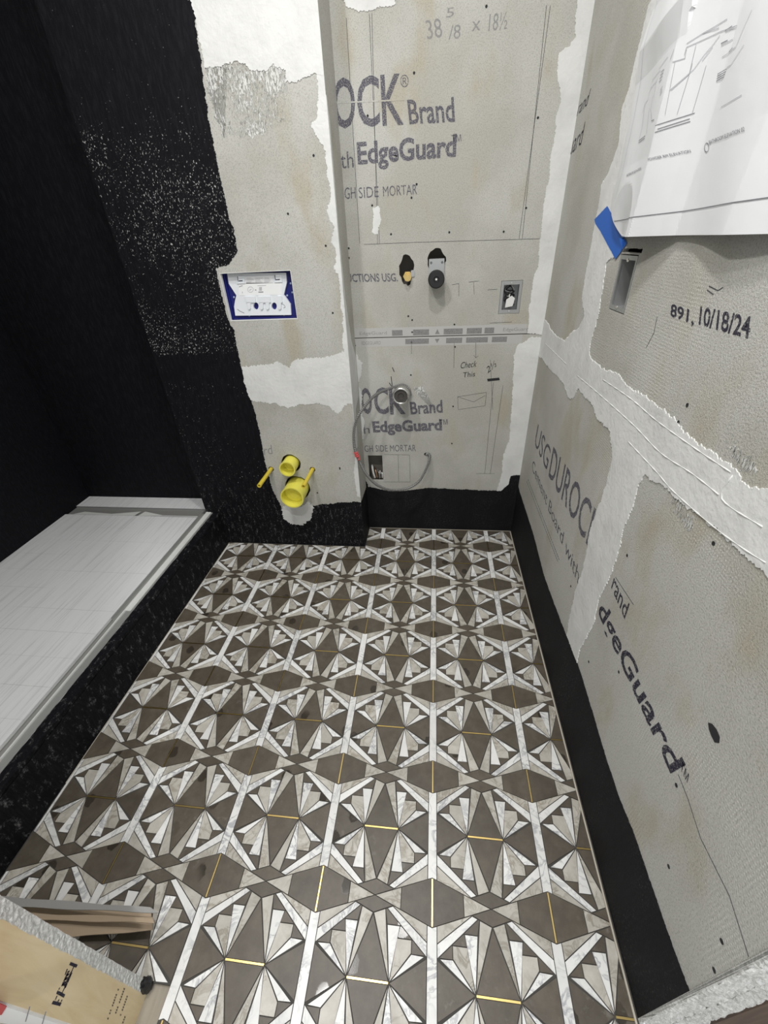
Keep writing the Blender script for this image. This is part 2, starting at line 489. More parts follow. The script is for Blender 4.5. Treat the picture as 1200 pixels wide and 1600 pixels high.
def tubevf(P, rad, n=8):
    V, F = [], []; up = Vector((0.3, 1, 0.2)).normalized()
    for i, q in enumerate(P):
        t = (P[min(i + 1, len(P) - 1)] - P[max(i - 1, 0)]).normalized()
        e1 = (up - t * up.dot(t)).normalized(); e2 = t.cross(e1); up = e1
        r = rad(i) if callable(rad) else rad
        for k in range(n):
            a = 2 * math.pi * k / n; V.append(q + (e1 * math.cos(a) + e2 * math.sin(a)) * r)
    for i in range(len(P) - 1):
        for k in range(n): F.append((i * n + k, i * n + (k + 1) % n, (i + 1) * n + (k + 1) % n, (i + 1) * n + k))
    m0 = len(P) - 1
    F += [tuple(range(n - 1, -1, -1)), tuple(m0 * n + k for k in range(n))]
    return V, F
def tube(name, P, rad, m, parent=None, n=8, org=None):
    return mk(name, *tubevf([Vector(q) for q in P], rad, n), m, parent, smooth=True, base=org)

# ================================================================== STRUCTURE
TB = 0.0127          # board thickness
HT = CEIL
# ---- subfloor, ceiling
floor = root_struct('floor', (0, 0, 0), 'geometric mosaic floor of dark limestone, taupe and white marble with brass lines')
box('setting_bed', -4.04 * S, XR, -0.68 * S, YB + 0.002, -0.05, -0.0022, M_GROUT, floor)
box('setting_bed', XN, XR, YB, YK, -0.05, -0.0022, M_GROUT, floor)
box('setting_bed', -2.04 * S, XR, -1.6 * S, -0.68 * S, -0.05, -0.0022, M_GROUT, floor)
sub = struct(box('floor_subfloor', -9 * S, 4 * S, -8 * S, -0.68 * S, -0.10, -0.012, M_PLY))
ceil_o = struct(box('ceiling', XSL - 0.1, XR + 0.15, -8 * S, YK + 0.12, CEIL, CEIL + 0.05, M_CEIL))

# ---- back wall of the recess: two boards and a seam
ZSEAM = 3.58 * S
wall_back = root_struct('wall_back', (0.1 * S, YK, 0))
def bk(*L): return BACK.pts(L)
hole1 = [(a * 1.0, b) for a, b in oval(-0.487 * S, 4.46 * S, 0.105 * S, 0.185 * S, 22, 0.10, 1)]
hole2 = [(a, b) for a, b in oval(-0.075 * S, 4.55 * S, 0.125 * S, 0.15 * S, 22, 0.09, 2)]
ebox = rect(0.835 * S, 1.13 * S, 3.86 * S, 4.28 * S)
chole = oval(-0.57 * S, 2.80 * S, 0.055 * S, 0.055 * S, 16, 0.05, 3)
rhole = rect(-1.225 * S, -0.965 * S, 1.07 * S, 1.59 * S)
ehole = oval(-0.175 * S, 1.615 * S, 0.035 * S, 0.04 * S, 14, 0.12, 4)
XKL = XN - TB
up_board = slab('cement_board', BACK, rect(XKL, XR, ZSEAM + 0.0016, HT), M_BOARD, -TB, 0, wall_back, [hole1, hole2, ebox])
lo_board = slab('cement_board', BACK, rect(XKL, XR, 0, ZSEAM - 0.0016), M_BOARD, -TB, 0, wall_back, [chole, rhole, ehole])
box('wall_cavity', XKL - .03, XR + 0.1, YK + 0.10, YK + 0.11, -.05, HT, M_CAV, wall_back)
box('bottom_plate', XKL - .03, XR + 0.1, YK + TB, YK + 0.10, -.05, 0, M_CAV, wall_back)
box('end_stud', XKL - .03, XKL, YK - .02, YK + 0.10, 0, HT, M_CAV, wall_back)
box('end_stud', XR + TB, XR + 0.1, YK + TB, YK + 0.10, 0, HT, M_CAV, wall_back)
LK = (XN, XR, 0, HT)

# ---- bump-out wall beside the recess
wall_bump = root_struct('wall_bump', (-2.8 * S, YB, 0))
plate_h = rect(-2.945 * S, -1.972 * S, 3.965 * S, 4.545 * S)
bigc, smlc = (-2.412 * S, 1.255 * S), (-2.447 * S, 1.735 * S)
rods = [(-2.822 * S, 1.62 * S), (-2.09 * S, 1.62 * S)]
bholes = [plate_h, oval(*bigc, 0.225 * S, 0.235 * S, 28, 0.03, 5), oval(*smlc, 0.165 * S, 0.165 * S, 24, 0.04, 6)] + [oval(*r, 0.05 * S, 0.05 * S, 14, 0.06, 7) for r in rods]
ZS2 = 3.05 * S
slab('cement_board', BUMP, rect(XBL, XN, ZS2 + 0.001, HT), M_BOARD, -TB, 0, wall_bump, [plate_h])
slab('cement_board', BUMP, rect(XBL, XN, 0, ZS2 - 0.001), M_BOARD, -TB, 0, wall_bump, bholes[1:])
slab('side_board', NICHE, rect(YB + TB, YK, 0, HT), M_BOARD, -TB, 0, wall_bump)
box('wall_cavity', XBL + TB, XN - TB, YB + 0.115, YB + 0.125, -.05, HT, M_CAV, wall_bump)
box('bottom_plate', XBL + TB, XN - TB, YB + TB, YB + 0.115, -.05, 0, M_CAV, wall_bump)
LB = (XBL, XN, 0, HT)

# ---- right wall
wall_right = root_struct('wall_right', (XR, 2.5 * S, 0))
def zseam_r(): return 3.42 * S
ZR = 3.42 * S
VS_U, VS_L = -3.95 * S, -2.45 * S          # vertical joints (a = -y)
rb = RIGHT.pts([(966, 399), (996, 399), (977, 488), (954, 488)])
ra0, ra1 = -3.235 * S, -2.865 * S
rb0, rb1 = 4.20 * S, 4.63 * S
rbox = rect(ra0, ra1, rb0, rb1)
AE = -YF - 0.006
sawcut = ragged([(ra0 + .002, rb1 + .003), (ra1 + .010, rb1 + .003), (ra1 + .012, rb1 + .010), (ra0 + .004, rb1 + .011)], .001, .003, 3)   # over-cut slot above the box
slab('cement_board', RIGHT, rect(-YK, VS_U, ZR, HT), M_BOARD, -TB, 0, wall_right)
slab('cement_board', RIGHT, rect(VS_U, AE, ZR, HT), M_BOARDW, -TB, 0, wall_right, [rbox, sawcut])
slab('cement_board', RIGHT, rect(-YK, VS_L, 0, ZR), M_BOARDW, -TB, 0, wall_right)
slab('cement_board', RIGHT, rect(VS_L, AE, 0, ZR), M_BOARDW, -TB, 0, wall_right)
box('wall_cavity', XR + 0.09, XR + 0.10, YF + 0.04, YK + TB, -.05, HT, M_CAV, wall_right)
box('bottom_plate', XR + TB, XR + 0.09, YF + 0.04, YK + TB, -.05, 0, M_CAV, wall_right)
box('end_stud', XR + TB, XR + 0.09, YF + 0.04, YF + 0.075, 0, HT, M_CAV, wall_right)
LR = (-YK, AE, 0, HT)

# ---- shower alcove
wall_left = root_struct('wall_left', (XSL, 2.0 * S, 0))
box('membrane_board', XSL - 0.02, XSL, -0.7 * S, YSB + 0.02, 0, HT, M_BLK, wall_left)
wsb = struct(box('wall_shower_back', XSL, XBL + 0.02, YSB, YSB + 0.03, 0, HT, M_BLK))
box('side_board', XBL, XBL + TB, YB + TB, YSB, 0, HT, M_BLK, wall_bump)

# ---- front wall stubs either side of the doorway
wfl = root_struct('wall_front_left', (-2.22 * S, -0.83 * S, 0))
XJ = -2.22 * S
def rough_edge(name, fr, a0, a1, b0, b1, amp, m, parent, na=6, nb=220, depth=0.02, seed=0):
    R = random.Random(seed); V, F = [], []
    for j in range(nb + 1):
        for i in range(na + 1):
            a = a0 + (a1 - a0) * i / na; b = b0 + (b1 - b0) * j / nb
            e = 1.0 if 0 < i < na else 0.5
            V.append(fr.w(a + (R.uniform(-1, 1) * amp * 0.5 if i in (0, na) else 0), b + R.uniform(-.4, .4) * (b1 - b0) / nb, amp * R.uniform(-1, 1) * e))
    for j in range(nb):
        for i in range(na):
            s = j * (na + 1) + i; F.append((s, s + 1, s + na + 2, s + na + 1))
    n = len(V); k0 = nb * (na + 1)
    for q in ((a0, b0), (a1, b0), (a1, b1), (a0, b1)): V.append(fr.w(q[0], q[1], -depth))
    F += [tuple(j * (na + 1) for j in range(nb + 1)) + (n + 3, n), tuple(j * (na + 1) + na for j in range(nb, -1, -1)) + (n + 1, n + 2), (n, n + 1, n + 2, n + 3)]
    F += [tuple(range(0, na + 1)) + (n + 1, n), tuple(range(k0 + na, k0 - 1, -1)) + (n + 3, n + 2)]
    return mk(name, V, F, m, parent)
JAMB = Frame((XJ, 0, 0), (0, 1, 0), (0, 0, 1), (1, 0, 0))
box('cement_board', XSL, XJ - 0.02, -0.725 * S, -0.68 * S, 0, HT, M_BOARD, wfl)
rough_edge('cut_board_edge', JAMB, -0.745 * S, -0.68 * S, 0.0, HT, 0.0012, M_CUT, wfl, 5, 520, 0.024, 3)
stud = box('stud', XJ - 0.09, XJ, -0.972 * S, -0.742 * S, -0.012, HT, M_WOOD, wfl)
# stamp marks on the stud (too worn to read): bars and broken rows of small characters
R = random.Random(21)
def zs(x, y): return (60 + x / 13.33, 1490 + y / 13.33)
st = [[zs(655, 205), zs(800, 262)], [zs(385, 800), zs(540, 885)], [zs(290, 1015), zs(462, 1060)], [zs(735, 270), zs(690, 375)], [zs(600, 320), zs(555, 440)], [zs(560, 680), zs(490, 820)], [zs(440, 710), zs(425, 750)], [zs(385, 880), zs(350, 965)], [zs(490, 960), zs(465, 1020)], [zs(430, 960), zs(400, 1000)]]
for k in range(9):
    t = k / 8; x = 600 - 120 * t; y = 390 + 270 * t
    st.append([zs(x, y), zs(x + 45, y + R.uniform(-30, 40))]); st.append([zs(x + 70 + R.uniform(-10, 10), y - 10), zs(x + 90, y + 40)])
mk('stamp', *join([ribbonvf(JAMB, JAMB.pts(L), .0032 if i < 3 else .0022, 0, .0004) for i, L in enumerate(st)]), M_INKD, stud)
st = []
for r_ in range(4):
    x0, y0 = [(187, 1541), (195, 1544), (201, 1552), (196, 1588)][r_]
    n_ = [14, 11, 11, 4][r_]
    for k in range(n_):
        x = x0 - 1.45 * k; y = y0 + 4.1 * k
        if R.random() < .8: st.append([(x, y), (x - 1.1, y + 3.0)]); st.append([(x - 1.6, y), (x - 1.5, y + 2.0)])
mk('stamp', *join([ribbonvf(JAMB, JAMB.pts(L), .0012, 0, .0004) for L in st]), M_INKD, stud)
# hall-side face of the stub wall
HALL = Frame((0, -0.985 * S, 0), (1, 0, 0), (0, 0, 1), (0, -1, 0))
box('hall_panel', XSL, XJ - .002, -0.985 * S, -0.972 * S, -0.012, HT, mat('white_hall_board', (.80, .80, .79), .7), wfl)
lines('hall_panel_line', HALL, [[(47, 1572), (40, 1596)], [(72, 1580), (66, 1600)]], M_PRINT, .0012, 0, .0004, wfl)
slab('red_mark', HALL, HALL.pts([(-60, 1530), (0, 1567), (11, 1572), (3, 1585), (-60, 1592)]), mat('red_print', (.50, .03, .04), .6), 0, .0006, wfl)
bm = bmesh.new(); bmesh.ops.create_icosphere(bm, subdivisions=3, radius=1.0)
V = []; R = random.Random(3)
for v in bm.verts:
    k = 1 + .35 * mnoise.noise(v.co * 2.3); V.append((XJ + .001 + v.co.x * .009 * k, -.70 * S + v.co.y * .012 * k, .006 + v.co.z * .026 * k))
F = [tuple(v.index for v in f.verts) for f in bm.faces]; bm.free()
mk('black_sealant', V, F, M_HOLE, wfl)
wfr = root_struct('wall_front_right', (XR + 0.06, YF, 0))
EDG = Frame((0, YF, 0), (1, 0, 0), (0, 0, 1), (0, -1, 0))
rough_edge('cut_board_edge', EDG, XR - 0.0025, XR + 0.155 * S, 0, HT, 0.0035, M_CUT2, wfr, 9, 420, 0.0065, 5)
rough_edge('cut_board_edge', EDG, XR + 0.165 * S, XR + 0.31 * S, 0, HT, 0.0035, M_CUT2, wfr, 9, 420, 0.02, 6)
box('stud', XR + 0.31 * S, XR + 0.31 * S + 0.14, YF - 0.003, YF + 0.04, -0.012, HT, M_BROWN, wfr)

# ================================================================== MOSAIC FLOOR
P_ = (0.333, 0.5)
quad = {   # one quarter of the module: distance from the strip line, distance from the hexagon centre
 'taupe_sliver': (M_TAUPE, [(.041, .147), (.041, .252), (.336, .0575), (.333, .0535)]),
 'marble_ray': (M_MARB, [(.041, .252), (.041, .336), (.3846, .0739), (.336, .0575)]),
 'taupe_blade': (M_TAUPE, [P_, (.497, .112), (.398, .0785)]),
 'dark_chip': (M_DARK, [(.398, .0785), (.3745, .174), (.2534, .174), (.3846, .0739)]),
 'marble_blade': (M_MARB, [P_, (.3745, .174), (.266, .174)]),
 'dark_chip_b': (M_DARK, [(.266, .174), (.2865, .248), (.157, .248), (.2534, .174)]),
 'taupe_fan': (M_TAUPE, [P_, (.287, .248), (.166, .248), (.166, .324)]),
 'dark_chip_c': (M_DARK, [(.166, .248), (.166, .330), (.049, .330), (.157, .248)]),
 'marble_wedge': (M_MARB, [P_, (.166, .328), (.056, .332)]),
}
cells = []          # (name, material, polygon in module units around the hexagon centre (0,0), spanning +-.5)
for nm, (mm, pl) in quad.items():
    for sx in (1, -1):
        for sy in (1, -1):
            cells.append((nm.replace('_b', '').replace('_c', '_c') if False else nm, mm, [(sx * a, sy * b) for a, b in pl]))
cells.append(('marble_strip', M_MARB, [(-.041, .147), (0, .16), (.041, .147), (.041, .853), (0, .84), (-.041, .853)]))
for sx in (1, -1):
    cells.append(('dark_half_hexagon', M_DARK, [(sx * .0065, -.16), (sx * .27, -.0736), (sx * .27, .0736), (sx * .0065, .16)]))
    cells.append(('taupe_triangle', M_TAUPE, [(sx * .27, -.0736), (sx * .5, 0), (sx * .27, .0736)]))
    cells.append(('dark_side_triangle', M_DARK, [(sx * P_[0], .5), (sx * .041, .340), (sx * .041, .660)]))
for sy in (1, -1):
    cells.append(('dark_lozenge', M_DARK, [(.5, 0), (.667, sy * .0545), (.5, sy * .112), (.333, sy * .0545)]))
    cells.append(('dark_kite', M_DARK, [(.5, sy * .118 + (0 if sy > 0 else 1)), (.336, .5 - sy * .0068), (.664, .5 - sy * .0068)]))
cells.append(('brass_line', M_BRASS, [(-.006, -.154), (.006, -.154), (.006, .154), (-.006, .154)]))
cells.append(('brass_line', M_BRASS, [(.338, .4935), (.662, .4935), (.662, .5065), (.338, .5065)]))

def area2(P): return sum(P[i][0] * P[(i + 1) % len(P)][1] - P[(i + 1) % len(P)][0] * P[i][1] for i in range(len(P))) / 2
def halfplane(P, n, d):
    out = []
    for i in range(len(P)):
        p, q = P[i], P[(i + 1) % len(P)]
        fp = n[0] * p[0] + n[1] * p[1] - d; fq = n[0] * q[0] + n[1] * q[1] - d
        if fp >= 0: out.append(p)
        if (fp >= 0) != (fq >= 0):
            t = fp / (fp - fq); out.append((p[0] + (q[0] - p[0]) * t, p[1] + (q[1] - p[1]) * t))
    return out
def inset(P, g):
    if area2(P) < 0: P = P[::-1]
    O = list(P)
    for i in range(len(P)):
        p, q = P[i], P[(i + 1) % len(P)]
        d = (q[0] - p[0], q[1] - p[1]); L = math.hypot(*d)
        if L < 1e-6: continue
        n = (-d[1] / L, d[0] / L)
        O = halfplane(O, n, n[0] * p[0] + n[1] * p[1] + g)
        if len(O) < 3: return []
    return O
def prismvf(P, z0, z1):
    n = len(P)
    V = [(a, b, z1) for a, b in P] + [(a, b, z0) for a, b in P]
    F = [tuple(range(n)), tuple(range(2 * n - 1, n - 1, -1))] + [(i, i + n, (i + 1) % n + n, (i + 1) % n) for i in range(n)]
    return V, F
GR = 0.0034
meshes = {}
stuff = {}
count = {}
XTL, XTR = -3.985, 1.462
def notch(P):        # inset that also works for the strip with its notched ends
    return inset(P, GR)
for ci, (nm, mm, pl) in enumerate(cells):
    if nm == 'marble_strip':
        g = GR; ip = [(-.041 + g, .147 + g * 1.4), (0, .16 + g), (.041 - g, .147 + g * 1.4), (.041 - g, .853 - g * 1.4), (0, .84 - g), (-.041 + g, .853 - g * 1.4)]
        ip = ip[::-1] if area2(ip) < 0 else ip
    elif nm == 'brass_line':
        ip = pl
    else:
        ip = inset(pl, GR)
    if len(ip) < 3: continue
    for i in range(-5, 3):
        for j in range(-2, 7):
            Q = [(a + i, (b + j) * HY) for a, b in ip]
            cx = sum(q[0] for q in Q) / len(Q); cy = sum(q[1] for q in Q) / len(Q)
            ymax = 5.525 if cx > -1.29 else 4.905
            ymin = -1.55 if cx > -2.03 else -0.672
            xmin = -1.285 if max(q[1] for q in Q) > 4.905 and cx > -1.29 else (-2.035 if cx > -2.03 and min(q[1] for q in Q) < -.672 else XTL)
            K = Q; hit = False
            for n, d in (((1, 0), xmin), ((-1, 0), -XTR), ((0, 1), ymin), ((0, -1), -ymax)):
                if any(n[0] * q[0] + n[1] * q[1] < d for q in K): hit = True; K = halfplane(K, n, d)
                if len(K) < 3: break
            if len(K) < 3 or abs(area2(K)) < 2e-5: continue
            pr = [proj((a * S, b * S, 0)) for a, b in K]
            pa = abs(area2(pr)) if all(pr) else 0
            dz = random.uniform(-0.0004, 0.0003) + (0.0004 if nm == 'brass_line' else 0)
            base_nm = 'dark_chip' if nm.startswith('dark_chip') else nm
            small = pa < (46 if nm != 'brass_line' else 24) or count.get(base_nm, 0) >= 300
            if small:
                V, F = prismvf([(a * S, b * S) for a, b in K], -0.008, dz)
                stuff.setdefault(mm.name, (mm, []))[1].append((V, F)); continue
            count[base_nm] = count.get(base_nm, 0) + 1
            if not hit:
                key = ci
                if key not in meshes:
                    V, F = prismvf([(a * S, b * HY * S) for a, b in ip], -0.008, 0)
                    me = bpy.data.meshes.new(base_nm); me.from_pydata(V, [], F); me.materials.append(mm); meshes[key] = me
                o = link(base_nm, meshes[key], mm, floor, (i * S, j * HY * S, dz))
            else:
                V, F = prismvf([(a * S, b * S) for a, b in K], -0.008, dz)
                me = bpy.data.meshes.new(base_nm); me.from_pydata(V, [], F)
                link(base_nm, me, mm, floor)
for k, (mm, L) in stuff.items():
    o = mk('small_' + k + '_chips', *join(L), mm, floor); o['kind'] = 'stuff'
print('mosaic pieces', count, {k: len(v[1]) for k, v in stuff.items()})
# pale edging along the cut tile edges
def edging(x0, x1, y0, y1): return box('tile_edge', x0 * S, x1 * S, y0 * S, y1 * S, -0.008, 0.0012, M_EDGE, floor)
edging(XTR + .002, XTR + .016, -1.5, 5.525); edging(-1.28, XTR, 5.527, 5.537); edging(XTL - .008, XTL - .002, .6, 4.9)

# ================================================================== SHOWER PAN AND CURB
pan = root_struct('floor_shower', (-5.7 * S, 2.4 * S, ZP), 'raised white line-patterned shower floor beside the mosaic')
box('pan_bed', XSL, -4.36 * S, -0.68 * S, YSB, 0, ZP - 0.009, M_CHAN, pan)
rows = [2.42 + 0.385 * k for k in range(-8, 7)]
rows = [r for r in rows if r < 4.7] + [4.745]
TXL, TXR = -7.045, -4.365
for k in range(len(rows) - 1):
    y0, y1 = max(rows[k], -0.675), rows[k + 1]
    if y1 <= y0: continue
    js = [-5.84] if k % 2 == 0 else [-6.4, -5.1]
    xs = [TXL] + js + [TXR]
    for a, b in zip(xs[:-1], xs[1:]):
        box('floor_tile', a * S + .0001, b * S - .0001, y0 * S + .0002, y1 * S - .0002, ZP - 0.009, ZP + random.uniform(-.0003, .0003), M_PAN, pan)
for a, b in ((TXL, -5.84), (-5.84, -4.275)):
    box('floor_tile', a * S + .0004, b * S - .0004, 5.035 * S, 5.405 * S, ZP - 0.009, ZP, M_PAN, pan)
box('drain_channel', TXL * S, -4.275 * S, 4.75 * S, 5.035 * S, ZP - 0.045, ZP - 0.028, M_GREYM, pan)
box('drain_wall', TXL * S, -4.275 * S, 5.03 * S, 5.037 * S, ZP - 0.045, ZP - 0.001, M_GREYM, pan)
mk('drain_film', [(q[0] * S, q[1] * S, ZP - q[2]) for q in [(-6.9, 4.755, .001), (-5.62, 4.755, .001), (-5.6, 4.93, .006), (-6.2, 4.83, .008), (-6.75, 4.88, .006)]], [(0, 1, 2, 3, 4)], M_FILM, pan)
mk('drain_film', [(q[0] * S, q[1] * S, ZP - q[2]) for q in [(-5.55, 4.755, .001), (-4.35, 4.755, .001), (-4.4, 4.82, .006), (-5.1, 4.83, .008), (-5.52, 4.93, .006)]], [(0, 1, 2, 3, 4)], M_FILM, pan)
curb = root_struct('trim_curb', (-4.15 * S, 2.2 * S, 0), 'black membrane curb with pale metal edge along the shower')
box('curb_core', -4.28 * S, -4.012 * S, -0.68 * S, YB, -0.01, ZP - 0.012, M_BLKS, curb)
YC = YB - 0.001
box('glass_channel', -4.365 * S, -4.245 * S, -0.68 * S, YC, ZP - 0.03, ZP - 0.012, M_CHAN, curb)
box('channel_lip', -4.350 * S, -4.338 * S, 2.3 * S, YC, ZP - 0.012, ZP + 0.002, M_ALU, curb)
box('channel_lip', -4.262 * S, -4.245 * S, -0.68 * S, YC, ZP - 0.012, ZP + 0.002, M_FILM, curb)
box('metal_edge', -4.245 * S, -4.135 * S, -0.68 * S, YC, ZP - 0.012, ZP - 0.001, M_ALU, curb, 0.0015)
box('white_film', -4.245 * S, -4.175 * S, 2.45 * S, YC, ZP - 0.001, ZP + 0.0005, M_FILM, curb)
mk('membrane_lip', *join([slabvf(PAN, ragged([(-4.14 * S, -.68 * S), (-4.003 * S, -.68 * S), (-4.003 * S, YC), (-4.14 * S, YC)], .0015, .01, 2.0), [], -0.014, -0.002)]), M_BLKS, curb)
mk('membrane_skin', *join([slabvf(Frame((-4.012 * S, 0, 0), (0, 1, 0), (0, 0, 1), (1, 0, 0)), ragged(rect(-.68 * S, YC, 0, ZP - .018), .0016, .008, 4.0), [], 0, 0.003)]), M_BLKS, curb)

# ================================================================== WALL FINISHES
H_T, H_W, H_K = 0.0005, 0.0016, 0.0011
# -- bump-out: membrane with ragged edge, base band, compound
ph = rect(plate_h[0][0] - .004, plate_h[1][0] + .004, plate_h[0][1] - .004, plate_h[2][1] + .004)
bx0 = XBL - 0.02
blk = [(bx0, HT + .02)] + BUMP.pts([(285, -60), (301, 0), (308, 50), (315, 100), (325, 180), (339, 250), (350, 310), (366, 362), (371, 392), (358, 412), (338, 419), (346, 462), (357, 502), (365, 515), (371, 545), (378, 580), (386, 612), (395, 632), (406, 676), (414, 722), (425, 763), (440, 792), (441, 801), (453, 817), (472, 818), (487, 809), (489, 790), (533, 785), (560, 784)]) + [(XN + .02, .985 * S), (XN + .02, -.02), (bx0, -.02)]
patch('black_membrane', BUMP, None, M_BLKP, 0, H_K + .0004, (XBL - 0.001, XN, 0, HT), wall_bump, 0.0028, 1.0, raw=blk)
wt = [(290, 0), (299, 0), (311, 57), (320, 107), (341, 103), (359, 97), (380, 98), (392, 111), (416, 111), (428, 101), (447, 111), (446, 128), (464, 129), (488, 115), (500, 118)]
topw = BUMP.pts(wt) + [(XN + .02, BUMP.pix(500, 118)[1]), (XN + .02, HT), (-3.3 * S, HT)]
patch('joint_compound', BUMP, None, M_WHITE, 0, H_W, LB, wall_bump, 0.003, 2.0, raw=topw)
mid = [(372, 574), (395, 571), (420, 570), (432, 565), (452, 575), (460, 562), (480, 560), (515, 557), (535, 550), (560, 549), (560, 632), (542, 631), (527, 646), (520, 642), (517, 636), (500, 631), (470, 632), (450, 637), (432, 631), (415, 629), (395, 627), (380, 612)]
patch('joint_compound', BUMP, mid, M_WHITE, 0, H_W - .0006, LB, wall_bump, 0.004, 3.0)
patch('compound_smear', BUMP, [(318, 100), (450, 100), (448, 150), (440, 190), (400, 215), (350, 210), (332, 170)], M_SMEAR, 0, .0006, LB, wall_bump, 0.006, 4.0)
bead = [(503, 112), (496, 118), (497, 160), (495, 185), (486, 196), (497, 214), (503, 226), (508, 236), (510, 262), (515, 285), (516, 305), (511, 330), (521, 352), (518, 378), (526, 400), (523, 418), (531, 440), (532, 470), (536, 500), (536, 535), (538, 556), (560, 556), (560, 112)]
patch('corner_bead_compound', BUMP, bead, M_WHITE, 0, H_W - .0004, LB, wall_bump, 0.0035, 5.0)
low = [(560, 625), (553, 640), (556, 700), (553, 740), (558, 775), (570, 780), (570, 625)]
patch('corner_bead_compound', BUMP, low, M_WHITE_G, 0, H_W - .0004, LB, wall_bump, 0.002, 6.0)
foot = [(441, 792), (452, 790), (470, 792), (482, 783), (490, 792), (487, 809), (472, 819), (453, 819), (443, 808)]
patch('joint_compound', BUMP, foot, M_WHITE, 0, 0.003, LB, wall_bump, 0.006, 7.0, holes=[bholes[1]])
# recess side wall
LN = (YB, YK, 0, HT)
slab('side_base_membrane', NICHE, clip(ragged([(YB - .01, -.01), (YK, -.01), (YK, .93 * S), (YB + .06, .96 * S), (YB - .01, 1.0 * S)], .002, .006, 3), *LN), M_BLKD, 0, H_K, wall_bump)
slab('side_compound', NICHE, clip(ragged([(YB - .01, 2.0 * S), (YB + .03, 2.0 * S), (YB + .05, 2.6 * S), (YB + .14, 2.7 * S), (YB + .15, 3.3 * S), (YB + .08, 3.6 * S), (YB + .03, 4.2 * S), (YB + .015, 5 * S), (YB + .02, 6 * S), (YB - .01, 6.2 * S)], .003, .006, 4), *LN), M_WHITE_G, 0, H_K, wall_bump)

# -- recess back wall
patch('joint_compound', BACK, [(530, -30), (536, 0), (546, 14), (571, 19), (585, 14), (616, 7), (620, -30)], M_WHITE, 0, H_W, LK, wall_back, 0.003, 11.0)
rs = [(905, -40), (900, 20), (898, 57), (890, 72), (873, 83), (870, 117), (875, 140), (875, 160), (868, 187), (868, 207), (862, 233), (857, 283), (850, 317), (843, 383), (841, 415), (833, 438), (830, 460), (826, 490), (824.5, 521), (860, 524), (890, 300), (940, -40)]
patch('joint_compound', BACK, rs, M_WHITE_G, 0, H_W, LK, wall_back, 0.0025, 12.0)
rl = [(830, 527), (820, 533), (808, 541), (803, 556), (802, 583), (801, 620), (798, 652), (796, 686), (786, 713), (784, 740), (776, 768), (815, 772), (860, 527)]
patch('joint_compound', BACK, rl, M_WHITE, 0, H_W, LK, wall_back, 0.003, 13.0)
ll = [(545, 540), (554, 543), (560, 560), (566, 567), (564, 586), (560, 602), (567, 619), (564, 641), (569, 658), (567, 690), (563, 720), (550, 730)]
patch('joint_compound', BACK, ll, M_WHITE_G, 0, H_W, LK, wall_back, 0.003, 14.0)
patch('compound_smear', BACK, [(583, 325), (592, 322), (595, 345), (590, 366), (582, 362)], M_WHITE, 0, .0007, LK, wall_back, 0.003, 15.0)
kb = BACK.pts([(560, 742), (571, 750), (576, 760), (606, 767), (633, 767), (671, 762), (725, 765), (782, 767), (794, 757), (798, 744), (806, 742), (830, 742)]) + [(XR + .02, -.02), (XN - .02, -.02)]
patch('base_membrane', BACK, None, M_BLKD, 0, H_W + .0006, LK, wall_back, 0.0022, 16.0, raw=kb)
slab('compound_smear', BACK, clip(ragged(BACK.pts([(645, 607), (660, 603), (680, 640), (676, 642)]), .002, .006, 3), *LK), M_SMEAR, 0, .0003, wall_back)

# -- right wall
vu = [(1040, -40), (1015, 7), (1000, 67), (992, 100), (985, 133), (973, 167), (967, 227), (953, 267), (940, 290), (937, 317), (930, 350), (923, 393), (915, 433), (910, 467), (914, 495), (905, 512), (893, 520), (883, 533), (867, 523), (853, 500), (835, 497), (835, 553), (847, 560), (860, 577), (880, 597), (888, 620), (896, 622), (903, 608), (927, 633), (933, 653), (953, 673), (958, 713), (953, 737), (943, 773), (933, 800), (923, 827), (918, 857), (912, 888), (900, 923), (891, 961), (886, 993), (902, 1037), (907, 1013), (920, 990), (929, 972), (938, 929), (952, 905), (964, 873), (977, 820), (990, 790), (997, 763), (1007, 740), (1027, 753), (1043, 763), (1067, 787), (1090, 800), (1113, 823), (1133, 840), (1160, 863), (1200, 897), (1280, 985), (1280, 835), (1200, 763), (1170, 757), (1147, 733), (1117, 707), (1077, 683), (1053, 653), (1027, 633), (1000, 613), (977, 600), (967, 583), (940, 577), (922, 557), (922, 540), (928, 520), (935, 495), (940, 467), (948, 410), (963, 398), (975, 300), (1000, 187), (1022, 80), (1055, 0), (1080, -40)]
patch('joint_compound', RIGHT, vu, M_WHITE_G, 0, H_W, LR, wall_right, 0.0035, 21.0)
for k, L in enumerate([[(853, 537), (887, 570)], [(903, 587), (933, 612), (990, 663), (1033, 707), (1083, 740), (1130, 777)], [(943, 593), (987, 623), (1027, 657), (1087, 700), (1147, 740)],
          [(983, 690), (1027, 737), (1053, 767), (1113, 820), (1163, 857), (1200, 880)], [(1147, 743), (1130, 780), (1200, 827)]]):
    pts = [RIGHT.w(*q, H_W) for q in RIGHT.pts(L)]
    tube('trowel_ridge', resample(catmull(pts, 12), 0.01), lambda i: 0.0009 + 0.0005 * math.sin(i * 1.7), M_WHITE_G, wall_right, 6)
patch('compound_smear', RIGHT, [(1140, 698), (1172, 712), (1185, 735), (1160, 738)], M_SMEAR, 0, .0006, LR, wall_right, 0.004, 23.0)
patch('compound_smear', RIGHT, [(1045, 765), (1060, 780), (1085, 812), (1075, 830), (1052, 800)], M_SMEAR, 0, .0006, LR, wall_right, 0.004, 24.0)
